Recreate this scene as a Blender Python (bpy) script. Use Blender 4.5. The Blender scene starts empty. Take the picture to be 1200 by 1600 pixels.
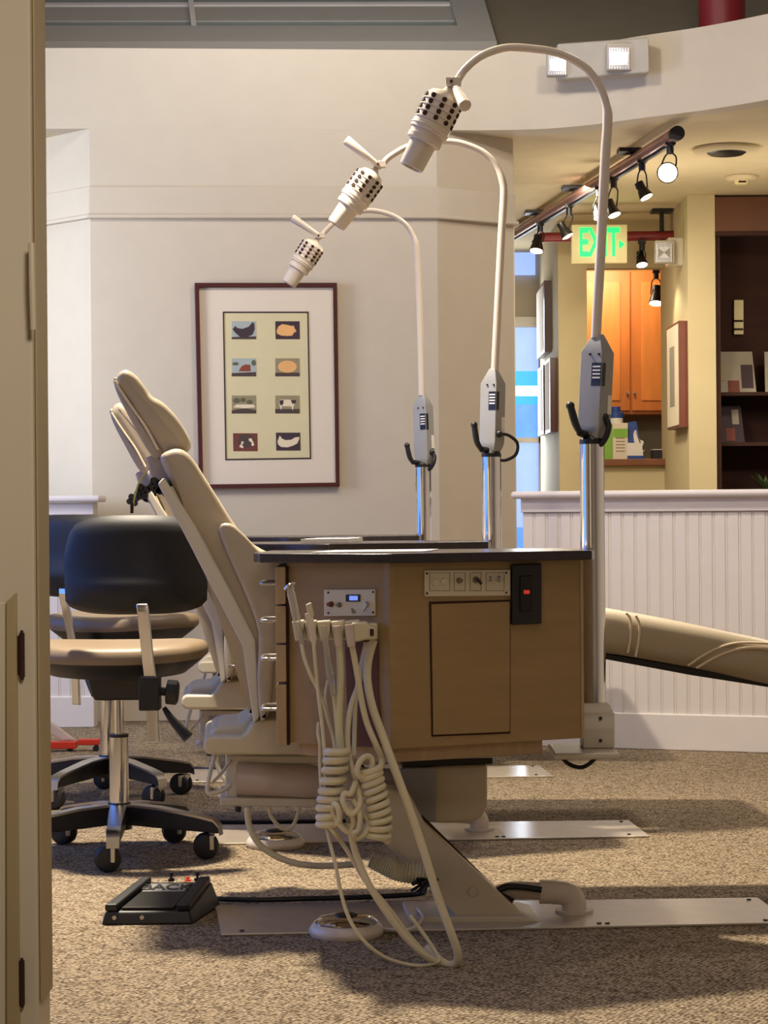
import bpy, bmesh, math, random
from mathutils import Vector, Matrix
random.seed(7)
C = bpy.context.scene.collection
PI = math.pi
# ---------------------------------------------------------------- camera, world, exposure, lights
CAM_Z = 0.98
F = 77.0/36.0*1600          # focal length in pixels of the 1200x1600 frame
ROLL = 0.008
cd = bpy.data.cameras.new('camera'); cd.lens = 77; cd.sensor_width = 36; cd.sensor_fit = 'AUTO'
cd.shift_y = -8/1600; cd.clip_end = 100
cam = bpy.data.objects.new('camera', cd); C.objects.link(cam)
cam.matrix_world = Matrix.Translation((0, 0, CAM_Z)) @ Matrix.Rotation(PI/2, 4, 'X') @ Matrix.Rotation(-ROLL, 4, 'Z')
bpy.context.scene.camera = cam
vs = bpy.context.scene.view_settings
vs.view_transform = 'Standard'; vs.look = 'None'; vs.gamma = 1; vs.use_curve_mapping = False
vs.exposure = 0.22
w = bpy.data.worlds.new('world'); bpy.context.scene.world = w; w.use_nodes = True
w.node_tree.nodes['Background'].inputs[0].default_value = (1.0, 0.86, 0.74, 1)
w.node_tree.nodes['Background'].inputs[1].default_value = 0.10

def area(name, loc, target, sx, sy, power, col, spread=PI):
    l = bpy.data.lights.new(name, 'AREA'); l.shape = 'RECTANGLE'; l.size = sx; l.size_y = sy
    l.energy = power; l.color = col; l.spread = spread
    o = bpy.data.objects.new(name, l); C.objects.link(o); o.location = loc
    o.rotation_euler = (Vector(target)-Vector(loc)).to_track_quat('-Z', 'Y').to_euler()
    return o
WARM = (1.0, 0.80, 0.58)
area('ceiling_lamp_light', (-0.85, 6.2, 3.5), (-0.5, 5.2, 0), 0.16, 0.16, 150, (1, .87, .68), 2.4)
area('ceiling_lamp_light', (-0.4, 7.6, 3.8), (0.0, 9.9, 1.2), 0.3, 0.3, 22, (1, .89, .76))
area('ceiling_lamp_light', (1.2, 7.2, 3.6), (1.1, 8.6, .3), 0.3, 0.3, 38, (1, .88, .76))
area('ceiling_fill_light', (0, 3.2, 3.8), (0, 3.2, 0), 3.0, 2.5, 22, (1, .88, .74))
area('casing_fill_light', (0.15, 0.9, 1.9), (-1.0, 2.5, 1.0), 0.3, 0.3, 4.2, (1, .90, .78), 1.6)  # added fill for the foreground casing, no real lamp here
area('skylight_fill_light', (-0.3, 9.0, 3.3), (-0.3, 10.9, 3.45), 2.2, 0.1, 5, (.95, .98, 1.0), 2.0)  # added fill that lifts the skylight frame and sloping ceiling, not a fixture
area('passage_window_daylight', (0.80, 15.1, 1.7), (0.9, 12.0, 1.5), 0.4, 1.4, 16, (.85, .92, 1.0))
area('bay_daylight', (-2.9, 9.0, 1.9), (-1.4, 10.2, 1.7), 0.7, 1.6, 25, (.84, .90, 1.0), 2.2)
area('soffit_lamp_light', (2.6, 11.0, 2.68), (2.2, 11.0, 0), 0.4, 0.4, 16, (1, .88, .70))
area('passage_lamp_light', (0.95, 11.6, 2.66), (1.0, 12.2, 0), 0.3, 0.3, 20, (1, .90, .72))
for px_, py_, pz_, pw_ in ((1.35, 11.3, 2.1, 13), (2.3, 11.0, 2.0, 13), (0.95, 12.7, 2.0, 6)):  # unseen point lights added in mid-air to brighten the low ceiling
    l = bpy.data.lights.new('soffit_fill_light', 'POINT'); l.energy = pw_; l.color = (1, .87, .66); l.shadow_soft_size = .12
    o = bpy.data.objects.new('soffit_fill_light', l); C.objects.link(o); o.location = (px_, py_, pz_)
area('kitchen_lamp_light', (1.45, 14.3, 2.6), (1.5, 15.1, 1.9), 0.3, 0.2, 9, (1, .84, .64))

# ---------------------------------------------------------------- geometry helpers
def uv(px, py):
    dx, dy = px-600, py-800
    return dx-ROLL*dy, dy+ROLL*dx+8
def at(px, py, Y):
    u, v = uv(px, py)
    return Vector((u*Y/F, Y, CAM_Z - v*Y/F))
def onplane(px, py, p0, n):
    u, v = uv(px, py); d = Vector((u/F, 1, -v/F)); o = Vector((0, 0, CAM_Z))
    t = (p0-o).dot(n)/d.dot(n); return o+d*t
def onz(px, py, z):
    return onplane(px, py, Vector((0, 0, z)), Vector((0, 0, 1)))

_m = {}
def srgb(c):
    return tuple(((x/255)/12.92 if x/255 <= .04045 else ((x/255+.055)/1.055)**2.4) for x in c)
def mat(name, rgb, rough=.5, metal=0., var=.06, scale=8., bump=0., bscale=200., emit=0., coat=0., trans=0., stretch=None):
    if name in _m: return _m[name]
    m = bpy.data.materials.new(name); m.use_nodes = True; _m[name] = m
    nt = m.node_tree; b = nt.nodes['Principled BSDF']; c = srgb(rgb)
    b.inputs['Roughness'].default_value = rough; b.inputs['Metallic'].default_value = metal
    b.inputs['Coat Weight'].default_value = coat
    b.inputs['Transmission Weight'].default_value = trans
    tc = nt.nodes.new('ShaderNodeTexCoord'); mp = nt.nodes.new('ShaderNodeMapping')
    nt.links.new(tc.outputs['Object'], mp.inputs[0])
    if stretch: mp.inputs['Scale'].default_value = stretch
    n = nt.nodes.new('ShaderNodeTexNoise'); n.inputs['Scale'].default_value = scale; n.inputs['Detail'].default_value = 4
    nt.links.new(mp.outputs[0], n.inputs[0])
    r = nt.nodes.new('ShaderNodeValToRGB')
    r.color_ramp.elements[0].position = .3; r.color_ramp.elements[1].position = .7
    r.color_ramp.elements[0].color = tuple(max(0, x*(1-var)) for x in c)+(1,)
    r.color_ramp.elements[1].color = tuple(min(1, x*(1+var)) for x in c)+(1,)
    nt.links.new(n.outputs[0], r.inputs[0]); nt.links.new(r.outputs[0], b.inputs['Base Color'])
    if bump:
        n2 = nt.nodes.new('ShaderNodeTexNoise'); n2.inputs['Scale'].default_value = bscale
        nt.links.new(mp.outputs[0], n2.inputs[0])
        bp = nt.nodes.new('ShaderNodeBump'); bp.inputs['Strength'].default_value = bump; bp.inputs['Distance'].default_value = .002
        nt.links.new(n2.outputs[0], bp.inputs['Height']); nt.links.new(bp.outputs[0], b.inputs['Normal'])
    if emit:
        b.inputs['Emission Color'].default_value = c+(1,); b.inputs['Emission Strength'].default_value = emit
    return m

def carpet_mat():
    m = bpy.data.materials.new('carpet'); m.use_nodes = True; nt = m.node_tree; b = nt.nodes['Principled BSDF']
    b.inputs['Roughness'].default_value = 1; b.inputs['Specular IOR Level'].default_value = .1
    N = lambda t: nt.nodes.new(t); L = nt.links.new
    tc = N('ShaderNodeTexCoord')
    mp = N('ShaderNodeMapping'); mp.inputs['Rotation'].default_value = (0, 0, .5); L(tc.outputs['Object'], mp.inputs[0])
    n0 = N('ShaderNodeTexNoise'); n0.inputs['Scale'].default_value = 30; L(mp.outputs[0], n0.inputs[0])
    mx = N('ShaderNodeMixRGB'); mx.inputs[0].default_value = .012; L(mp.outputs[0], mx.inputs[1]); L(n0.outputs['Color'], mx.inputs[2])
    v = N('ShaderNodeTexVoronoi'); v.inputs['Scale'].default_value = 95; v.inputs['Randomness'].default_value = .45; L(mx.outputs[0], v.inputs[0])
    n1 = N('ShaderNodeTexNoise'); n1.inputs['Scale'].default_value = 150; n1.inputs['Detail'].default_value = 3; L(mp.outputs[0], n1.inputs[0])
    n2 = N('ShaderNodeTexNoise'); n2.inputs['Scale'].default_value = 2.5; L(mp.outputs[0], n2.inputs[0])
    r = N('ShaderNodeValToRGB'); e = r.color_ramp.elements
    e[0].position = .28; e[0].color = srgb((196, 177, 148))+(1,); e[1].position = .75; e[1].color = srgb((80, 65, 48))+(1,)
    ad = N('ShaderNodeMath'); ad.operation = 'MULTIPLY_ADD'; ad.inputs[1].default_value = .75; L(v.outputs['Distance'], ad.inputs[0])
    L(n1.outputs[0], ad.inputs[2]); s = N('ShaderNodeMath'); s.operation = 'SUBTRACT'; s.inputs[1].default_value = .33; L(ad.outputs[0], s.inputs[0])
    L(s.outputs[0], r.inputs[0])
    mul = N('ShaderNodeMixRGB'); mul.blend_type = 'MULTIPLY'; mul.inputs[0].default_value = .25
    L(r.outputs[0], mul.inputs[1]); L(n2.outputs[0], mul.inputs[2]); L(mul.outputs[0], b.inputs['Base Color'])
    bp = N('ShaderNodeBump'); bp.inputs['Strength'].default_value = .9; bp.inputs['Distance'].default_value = .006; bp.invert = True
    L(s.outputs[0], bp.inputs['Height']); L(bp.outputs[0], b.inputs['Normal'])
    return m

M = dict(
 wall=mat('wall_paint', (204, 192, 171), .8, var=.02, bump=.1, bscale=120),
 yellow=mat('yellow_wall_paint', (200, 184, 144), .8, var=.03),
 white=mat('white_trim_paint', (226, 219, 214), .45, var=.02),
 cap=mat('white_cap_paint', (222, 214, 212), .4, var=.02),
 soffit=mat('soffit_paint', (216, 198, 160), .9, var=.03, bump=.3, bscale=90),
 dark_ceiling=mat('dark_ceiling_paint', (128, 118, 98), .9, var=.05),
 grey_frame=mat('skylight_frame_paint', (172, 168, 160), .6, var=.03),
 pane=mat('skylight_pane', (136, 146, 144), .25, var=.12, scale=3),
 doorpaint=mat('door_frame_paint', (204, 190, 164), .6, var=.03, scale=3),
 doorstrip=mat('door_paint_shaded', (168, 148, 108), .6, var=.05, scale=3),  # darker copy of the casing paint, shade put into the colour
 wood=mat('cabinet_laminate', (152, 126, 86), .55, var=.07, scale=6, stretch=(1, 1, 6)),
 woodedge=mat('cabinet_edge_wood', (172, 146, 112), .5, var=.08, scale=10, stretch=(6, 6, 1)),
 counter=mat('dark_counter', (46, 40, 42), .22, var=.15, scale=60),
 cream=mat('cream_plastic', (202, 190, 162), .4, var=.03, coat=.15),
 creamw=mat('cream_metal', (204, 196, 178), .35, var=.03, coat=.2),
 uphol=mat('beige_vinyl', (174, 160, 136), .42, var=.05, scale=5, bump=.15, bscale=300),
 piping=mat('vinyl_piping', (222, 204, 176), .4),
 lightcream=mat('lamp_enamel', (214, 202, 186), .35, var=.02, coat=.2),
 grey=mat('lamp_housing_grey', (150, 150, 148), .45, var=.03),
 chrome=mat('chrome', (225, 225, 228), .08, 1., var=.02),
 steel=mat('brushed_steel', (185, 180, 172), .3, 1., var=.05),
 plate=mat('floor_plate_metal', (186, 174, 156), .24, .35, var=.05, scale=14, bump=.15, bscale=60),
 black=mat('black_plastic', (22, 21, 22), .45, var=.2),
 blackm=mat('black_metal', (30, 26, 24), .4, .3, var=.1),
 navy=mat('black_vinyl_back', (24, 24, 26), .55, var=.12, bump=.15, bscale=300),
 tan=mat('tan_stool_vinyl', (134, 116, 92), .45, var=.06, scale=6),
 hose=mat('hose_rubber', (208, 198, 168), .5, var=.05),
 hoseg=mat('hose_rubber_greenish', (204, 198, 162), .5, var=.05),
 clear=mat('clear_plastic', (214, 208, 196), .15, trans=.6),
 maroon=mat('maroon_frame', (74, 28, 26), .35, var=.1),
 brownframe=mat('brown_frame', (110, 58, 40), .4, var=.1),
 mat_board=mat('mat_board', (226, 212, 190), .8, var=.01),
 print_paper=mat('print_paper', (216, 204, 160), .8, var=.03),
 red=mat('red_paint', (200, 50, 26), .4), ductred=mat('red_duct_paint', (122, 18, 24), .5),
 trackm=mat('track_metal', (176, 130, 122), .3, .6), trackred=mat('red_track', (128, 34, 34), .45),
 orange=mat('orange_maple', (214, 128, 52), .45, var=.14, scale=5, stretch=(3, 3, .5)),
 orangef=mat('orange_maple_frame', (200, 114, 44), .45, var=.12, scale=5, stretch=(3, 3, .5)),
 brown=mat('dark_brown_wood', (52, 22, 8), .85, var=.2, scale=4, stretch=(1, 1, 5)),
 brown2=mat('brown_header_wood', (96, 54, 24), .55, var=.12, scale=4),
 bulb=mat('lamp_glow', (255, 222, 180), .5, emit=14), exitg=mat('exit_green', (20, 235, 110), .5, emit=1.1),
 signw=mat('sign_face', (226, 212, 160), .5), lens=mat('clear_lens', (205, 203, 210), .15, .0, var=.15, scale=90),
 paper=mat('white_paper', (236, 230, 222), .8), blue=mat('blue_card', (40, 74, 150), .5), green=mat('green_card', (130, 180, 60), .5),
 backsplash=mat('backsplash', (150, 140, 118), .7), ledge=mat('ledge_brown', (124, 74, 42), .4, var=.1),
 panel=mat('control_panel_plate', (206, 196, 172), .4), screen=mat('panel_screen', (120, 150, 240), .3, emit=.7),
 knobg=mat('panel_knob_grey', (130, 118, 100), .35, .5), redlight=mat('red_rocker', (210, 60, 40), .4, emit=.4),
 winblue=mat('window_glow_blue', (96, 150, 240), .3, emit=.9, var=.3, scale=6), winpale=mat('window_glow_pale', (150, 178, 245), .3, emit=.9),
 winleft=mat('window_glow_left', (90, 145, 255), .3, emit=1.3), winwhite=mat('window_glow_white', (225, 238, 255), .3, emit=1.5), wincyan=mat('window_glow_cyan', (56, 168, 235), .3, emit=.9),
 pinkgrey=mat('pinkish_bracket', (196, 180, 168), .35, .0, coat=.3), yellowwire=mat('yellow_wire', (196, 190, 90), .5),
 darkart=mat('art_dark', (64, 48, 54), .8), blacka=mat('art_line', (40, 28, 26), .7), artorange=mat('art_orange', (236, 178, 112), .8),
 artsky=mat('art_sky', (168, 178, 172), .8), artbarn=mat('art_barn', (140, 68, 48), .8), arthill=mat('art_hill', (78, 62, 56), .8),
 artolive=mat('art_olive', (150, 138, 104), .8), artwhite=mat('art_white', (230, 214, 180), .8), artbrown=mat('art_brown', (112, 60, 50), .8),
 artgreen=mat('art_green', (96, 96, 72), .8), leaf=mat('leaf', (60, 80, 40), .6), embody=mat('emergency_light_body', (178, 170, 154), .5), greyplate=mat('silver_plate', (150, 146, 138), .5), greyfab=mat('grey_print', (150, 140, 124), .8),
)

def bm_new(): return bmesh.new()
def face(bm, vs_):
    try: return bm.faces.new(vs_)
    except ValueError: return None
def hexa(bm, pts):                          # 8 points: bottom ring 0-3, top ring 4-7
    v = [bm.verts.new(p) for p in pts]
    for f in ((3, 2, 1, 0), (4, 5, 6, 7), (0, 1, 5, 4), (1, 2, 6, 5), (2, 3, 7, 6), (3, 0, 4, 7)): face(bm, [v[i] for i in f])
def box(bm, lo, hi):
    (a, b, c), (d, e, f) = lo, hi
    hexa(bm, [(a, b, c), (d, b, c), (d, e, c), (a, e, c), (a, b, f), (d, b, f), (d, e, f), (a, e, f)])
def slab(bm, poly, vec):                    # polygon extruded by a vector
    vec = Vector(vec); a = [bm.verts.new(p) for p in poly]; b = [bm.verts.new(Vector(p)+vec) for p in poly]
    face(bm, a[::-1]); face(bm, b); n = len(a)
    for i in range(n): face(bm, [a[i], a[(i+1) % n], b[(i+1) % n], b[i]])
def prism(bm, plan, z0, z1):                # plan polygon (x, y)
    slab(bm, [Vector((p[0], p[1], z0)) for p in plan], (0, 0, z1-z0))
def cr(pts, n=6, closed=False):             # Catmull-Rom through points
    P = [Vector(p) for p in pts]; out = []; N = len(P)
    rng = range(N) if closed else range(N-1)
    for i in rng:
        g = (lambda k: P[k % N]) if closed else (lambda k: P[min(max(k, 0), N-1)])
        p0, p1, p2, p3 = g(i-1), g(i), g(i+1), g(i+2)
        for j in range(n):
            t = j/n
            out.append(.5*((2*p1)+(p2-p0)*t+(2*p0-5*p1+4*p2-p3)*t*t+(3*p1-p0-3*p2+p3)*t**3))
    if not closed: out.append(P[-1].copy())
    return out
def tube(bm, pts, r, seg=10, smooth=6, caps=True):
    P = cr(pts, smooth) if smooth else [Vector(p) for p in pts]
    n = len(P); rr = r if callable(r) else (lambda t: r)
    T = [(P[min(i+1, n-1)]-P[max(i-1, 0)]).normalized() for i in range(n)]
    ref = Vector((0, 0, 1)) if abs(T[0].z) < .9 else Vector((1, 0, 0))
    a = T[0].cross(ref).normalized(); rings = []
    for i in range(n):
        a = (a - T[i]*a.dot(T[i])).normalized(); b = T[i].cross(a); R = rr(i/(n-1))
        rings.append([bm.verts.new(P[i]+(a*math.cos(2*PI*k/seg)+b*math.sin(2*PI*k/seg))*R) for k in range(seg)])
    for i in range(n-1):
        for k in range(seg): face(bm, [rings[i][k], rings[i][(k+1) % seg], rings[i+1][(k+1) % seg], rings[i+1][k]])
    if caps: face(bm, rings[0][::-1]); face(bm, rings[-1])
def cyl(bm, p0, p1, r, r2=None, seg=24):
    r2 = r if r2 is None else r2
    lathe(bm, p0, p1, [(r, 0), (r2, 1)], seg)
def lathe(bm, p0, p1, prof, seg=24):        # prof: (radius, t along the axis)
    p0 = Vector(p0); ax = Vector(p1)-p0; d = ax.normalized()
    a = d.orthogonal().normalized(); b = d.cross(a); rings = []
    for r, t in prof:
        r = max(r, .0003); rings.append([bm.verts.new(p0+ax*t+(a*math.cos(2*PI*k/seg)+b*math.sin(2*PI*k/seg))*r) for k in range(seg)])
    for i in range(len(rings)-1):
        for k in range(seg): face(bm, [rings[i][k], rings[i][(k+1) % seg], rings[i+1][(k+1) % seg], rings[i+1][k]])
    face(bm, rings[0][::-1]); face(bm, rings[-1])
def ball(bm, c, r, sz=(1, 1, 1), seg=20):
    m = Matrix.Translation(c) @ Matrix.Diagonal((sz[0], sz[1], sz[2], 1))
    bmesh.ops.create_uvsphere(bm, u_segments=seg, v_segments=seg//2, radius=r, matrix=m)
def pillow(bm, outline, vec, r, steps=5, sm=4):
    """closed outline extruded along vec with both rims rounded by r"""
    O = cr(outline, sm, True) if sm else [Vector(p) for p in outline]
    vec = Vector(vec); d = vec.normalized(); L = vec.length; n = len(O)
    def ins(k):
        out = []
        for i in range(n):
            t = (O[(i+1) % n]-O[i-1]).normalized(); nn = t.cross(d).normalized(); out.append((O[i], nn))
        return out
    area2 = sum(((O[i]-O[0]).cross(O[(i+1) % n]-O[0])).dot(d) for i in range(n))
    sgn = -1 if area2 > 0 else 1
    base = ins(0); rings = []
    for s in range(steps+1):
        ph = s/steps*PI/2
        rings.append([bm.verts.new(p+nn*sgn*r*(1-math.sin(ph))+d*r*(1-math.cos(ph))) for p, nn in base])
    for s in range(steps, -1, -1):
        ph = s/steps*PI/2
        rings.append([bm.verts.new(p+nn*sgn*r*(1-math.sin(ph))+d*(L-r*(1-math.cos(ph)))) for p, nn in base])
    for i in range(len(rings)-1):
        for k in range(n): face(bm, [rings[i][k], rings[i][(k+1) % n], rings[i+1][(k+1) % n], rings[i+1][k]])
    face(bm, rings[0][::-1]); face(bm, rings[-1])

def root_loc(p):
    while p.parent: p = p.parent
    return p.location.copy()
def obj(name, bm, m, parent=None, smooth=False, bevel=0., loc=None, label=None, subsurf=0):
    bmesh.ops.remove_doubles(bm, verts=bm.verts, dist=1e-6)
    bmesh.ops.recalc_face_normals(bm, faces=bm.faces)
    if parent is not None: off = root_loc(parent)
    elif loc is not None: off = Vector(loc)
    else:
        xs = [v.co for v in bm.verts]
        off = Vector(((min(v.x for v in xs)+max(v.x for v in xs))/2, (min(v.y for v in xs)+max(v.y for v in xs))/2, min(v.z for v in xs)))
    bmesh.ops.translate(bm, verts=bm.verts, vec=-off)
    me = bpy.data.meshes.new(name); bm.to_mesh(me); bm.free(); me.materials.append(m)
    o = bpy.data.objects.new(name, me); C.objects.link(o)
    if parent is not None: o.parent = parent
    else: o.location = off
    if bevel:
        b = o.modifiers.new('bevel', 'BEVEL'); b.width = bevel; b.segments = 3; b.limit_method = 'ANGLE'; b.angle_limit = .6
    if smooth or bevel:
        for p in me.polygons: p.use_smooth = True
        if smooth:
            try:
                me.set_sharp_from_angle(angle=math.radians(42))
            except Exception: pass
        else:
            wn = o.modifiers.new('wn', 'WEIGHTED_NORMAL')
    if subsurf:
        s = o.modifiers.new('sub', 'SUBSURF'); s.levels = s.render_levels = subsurf
    if label: o['label'] = label
    return o
def tag(o, label, cat, group=None, kind=None):
    o['label'] = label; o['category'] = cat
    if group: o['group'] = group
    if kind: o['kind'] = kind
    return o
def thing(name, loc, label, cat, group=None):
    o = bpy.data.objects.new(name, None); C.objects.link(o); o.location = loc; o.empty_display_size = .05
    return tag(o, label, cat, group)
def struct(name, bm, m, **k):
    o = obj(name, bm, m, **k)
    if o.parent is None: o['kind'] = 'structure'
    return o
def copy_tree(o, parent=None, delta=None, label=None):
    c = o.copy(); C.objects.link(c); c.parent = parent
    if delta is not None: c.location = o.location+Vector(delta)
    if label: c['label'] = label
    for ch in [x for x in o.children]: copy_tree(ch, c)
    return c
def text_mesh(s, size, depth, spacing=1.):
    cu = bpy.data.curves.new('t', 'FONT'); cu.body = s; cu.size = size; cu.extrude = depth/2; cu.align_x = 'CENTER'; cu.align_y = 'CENTER'
    cu.space_character = spacing; cu.offset = size*.02
    o = bpy.data.objects.new('t', cu); C.objects.link(o); dg = bpy.context.evaluated_depsgraph_get()
    me = bpy.data.meshes.new_from_object(o.evaluated_get(dg)); bm = bm_new(); bm.from_mesh(me)
    bpy.data.objects.remove(o); bpy.data.meshes.remove(me); bpy.data.curves.remove(cu); return bm

# ================================================================= THE SETTING
b = bm_new(); box(b, (-5, -1, -.1), (5, 17, 0)); struct('floor', b, carpet_mat())

ZS, ZT = 2.733, 3.105        # underside of the soffit, top of the fascia
def pl(px, Y, py=600):
    p = at(px, py, Y); return (p.x, p.y)
A, B, Cc = pl(143, 10.09), pl(685, 10.2), pl(804, 10.47)
wallplan = [(A[0]-.55, A[1]+.55), A, B, Cc, (Cc[0]+.01, 10.56), (A[0]-.55, 10.75)]
b = bm_new(); prism(b, wallplan, 0, ZS); struct('wall_back', b, M['wall'])
# frieze band on the back wall with a moulding below it
def offs(o): return [(A[0]-.55-o*.7, A[1]+.55-o*.7), (A[0]-o*.4, A[1]-o), (B[0]+o*.3, B[1]-o), (Cc[0]+o, Cc[1]-o), (Cc[0]+o, 10.55), (A[0]-.55, 10.7)]
b = bm_new(); prism(b, offs(.012), 2.335, 2.466); struct('trim_1', b, M['wall'], bevel=.004)
b = bm_new(); prism(b, offs(.026), 2.318, 2.337); struct('trim_2', b, M['wall'], bevel=.006)
b = bm_new(); prism(b, offs(.015), 0, .14); struct('baseboard_back', b, M['wall'], bevel=.004)
# curved fascia
fp = [(-3.6, 10.03)]+[pl(x, y, 140) for x, y in ((143, 10.09), (685, 10.2), (760, 10.215), (850, 10.19), (930, 10.08), (1000, 9.93), (1100, 9.74), (1200, 9.50), (1330, 9.16), (1500, 8.75))]
fpc = fp[:3]+[(v.x, v.y) for v in cr([Vector((x, y, 0)) for x, y in fp[2:]], 8)][1:]
b = bm_new(); prism(b, fpc+[(x, y+.16) for x, y in fpc[::-1]], ZS, ZT)
struct('wall_fascia', b, M['wall'], smooth=True)
# low ceiling behind the fascia
b = bm_new(); prism(b, [(x, y+.15) for x, y in fpc]+[(5, 9), (5, 16), (-4, 16)], ZS+.0005, ZS+.03)
struct('ceiling_low', b, M['soffit'])
# the near room: side walls, front wall and main ceiling
b = bm_new(); box(b, (-3.5, -1.6, 0), (-3.4, 9.84, 3.95)); struct('wall_left', b, M['wall'])
b = bm_new(); box(b, (3.3, -1.6, 0), (3.4, 8.4, 3.95)); struct('wall_right', b, M['wall'])
b = bm_new(); box(b, (-3.5, -1.7, 0), (3.4, -1.6, 3.95)); struct('wall_front', b, M['doorpaint'])
b = bm_new(); box(b, (-3.5, -1.7, 3.95), (3.4, 9.2, 4.0)); struct('ceiling_main', b, M['wall'])
b = bm_new(); box(b, (-3.398, 3.6, .5), (-3.37, 8.9, 3.1)); wl = struct('window_4', b, M['white'])
b = bm_new(); box(b, (-3.368, 3.7, .6), (-3.36, 8.8, 3.0)); struct('pane', b, M['winleft'], parent=wl)
# sloping upper ceiling with a skylight frame
SP0 = Vector((0, 10.45, 3.05)); SN = Vector((0, -.6, 1)).normalized(); SN2 = SN
def sl(px, py, off=0): return onplane(px, py, SP0+Vector((0, -.857*0, 0))-SN*off, SN)
b = bm_new(); slab(b, [sl(-250, 120), sl(1500, 120), sl(1500, -120), sl(-250, -120)], -SN*.05); struct('ceiling_slope', b, M['dark_ceiling'])
b = bm_new()
def strip(b, a0, a1, a2, a3, th): slab(b, [sl(*p) for p in (a0, a1, a2, a3)], SN2*th)
strip(b, (-200, 55), (716, 55), (776, 80), (-200, 80), .05)
strip(b, (682, -60), (735, -60), (776, 80), (716, 58), .045)

fr = struct('window_1', b, M['grey_frame'])
b = bm_new(); strip(b, (-200, -60), (690, -60), (716, 57), (-200, 57), .01); struct('pane', b, M['pane'], parent=fr)
b = bm_new(); strip(b, (-200, 12), (704, 10), (705, 14), (-200, 16), .025); struct('window_bar', b, M['white'], parent=fr)
b = bm_new(); strip(b, (286, -60), (294, -60), (308, 56), (300, 56), .04); struct('window_mullion', b, M['white'], parent=fr)
b = bm_new(); strip(b, (-200, 17), (706, 15), (712, 37), (-200, 38), .018); struct('window_slat', b, M['grey_frame'], parent=fr)
b = bm_new(); strip(b, (560, -60), (570, -60), (740, 80), (720, 80), .004)
b.free()
# red round duct above the fascia
b = bm_new(); p = at(1136, 60, 10.0); cyl(b, (p.x, 10.15, 2.95), (p.x, 10.15, 4.0), .107, seg=32)
d = obj('round_duct', b, M['ductred'], smooth=True); tag(d, 'dark red round duct rising behind the curved white fascia', 'duct')

# half wall (right) with beadboard
HL, HR = Vector((at(818, 900, 8.95).x, 8.95, 0)), Vector((2.35, 8.33, 0))
hd = (HR-HL).normalized(); hn = Vector((hd.y, -hd.x, 0))      # towards the camera
if hn.y > 0: hn = -hn
def hp(s, o, z): return HL+hd*s+hn*o+Vector((0, 0, z))
LEN = (HR-HL).length
b = bm_new(); slab(b, [hp(0, 0, 0), hp(LEN, 0, 0), hp(LEN, -.12, 0), hp(0, -.12, 0)], (0, 0, 1.0))
hw = struct('wall_half', b, M['white'])
def beads(b, P, L, z0, z1, step=.0525):
    s = 0.; prof = []
    while s < L:
        e = min(s+step, L); prof += [(s+.001, .006), (s+.004, .010), (e-.011, .010), (e-.008, .006), (e-.0065, .009), (e-.003, .009)]; s += step
    for i in range(len(prof)-1):
        (s0, o0), (s1, o1) = prof[i], prof[i+1]
        face(b, [b.verts.new(P(s0, o0, z0)), b.verts.new(P(s1, o1, z0)), b.verts.new(P(s1, o1, z1)), b.verts.new(P(s0, o0, z1))])
b = bm_new(); beads(b, hp, LEN, .12, .95); struct('beadboard', b, M['white'], parent=hw)
b = bm_new(); slab(b, [hp(0, 0, .0), hp(LEN, 0, .0), hp(LEN, .02, .0), hp(0, .02, .0)], (0, 0, .145)); struct('baseboard_half', b, M['white'], bevel=.005)
b = bm_new(); slab(b, [hp(-.005, -.13, .952), hp(LEN, -.13, .952), hp(LEN, .02, .952), hp(-.005, .02, .952)], (0, 0, .06)); struct('trim_3', b, M['cap'], bevel=.004)
b = bm_new(); slab(b, [hp(-.04, -.16, 1.008), hp(LEN, -.16, 1.008), hp(LEN, .05, 1.008), hp(-.04, .05, 1.008)], (0, 0, .03)); struct('trim_4', b, M['cap'], bevel=.013)
# half wall (left)
LX = at(146, 900, 9.85).x
b = bm_new(); box(b, (-3.2, 9.85, 0), (LX, 9.97, 1.0)); hw2 = struct('wall_half_left', b, M['white'])
b = bm_new(); beads(b, lambda s, o, z: Vector((LX-s, 9.85-o, z)), 1.6, .12, .95); struct('beadboard', b, M['white'], parent=hw2)
b = bm_new(); box(b, (-3.2, 9.83, 0), (LX+.001, 9.851, .14)); struct('baseboard_left', b, M['white'], bevel=.005)
b = bm_new(); box(b, (-3.2, 9.83, .955), (LX+.005, 9.98, 1.01)); struct('trim_5', b, M['cap'], bevel=.004)
b = bm_new(); box(b, (-3.2, 9.79, 1.012), (LX+.04, 10.02, 1.042)); struct('trim_6', b, M['cap'], bevel=.012)

# back rooms
X0, X1, X2 = at(873, 600, 13.5).x, at(918, 600, 13.5).x, at(1052, 600, 13.5).x
XP, XQ = at(1076, 600, 12.4).x, at(1119, 600, 12.4).x
b = bm_new(); box(b, (X0, 13.5, 0), (X1, 13.62, ZS)); box(b, (X0, 13.62, 0), (X0+.1, 15.2, ZS)); struct('wall_passage', b, M['yellow'])
b = bm_new(); box(b, (X1, 13.5, 2.44), (X2+.3, 13.62, ZS)); struct('wall_header', b, M['yellow'])
b = bm_new(); box(b, (X1, 13.5, 0), (X2+.3, 13.62, 1.22)); struct('wall_counter', b, M['yellow'])
b = bm_new(); box(b, (X1, 13.45, 1.221), (X2+.2, 13.85, 1.262)); struct('trim_7', b, M['ledge'], bevel=.004)
b = bm_new(); box(b, (XP, 12.4, 0), (XQ, 13.62, ZS)); struct('wall_pillar', b, M['yellow'])
b = bm_new(); box(b, (.2, 15.2, 0), (3.4, 15.3, ZS)); struct('wall_far', b, M['wall'])
b = bm_new(); box(b, (X1+.1, 15.17, 1.0), (X2+.6, 15.2, 1.7)); struct('trim_8', b, M['backsplash'])
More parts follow.
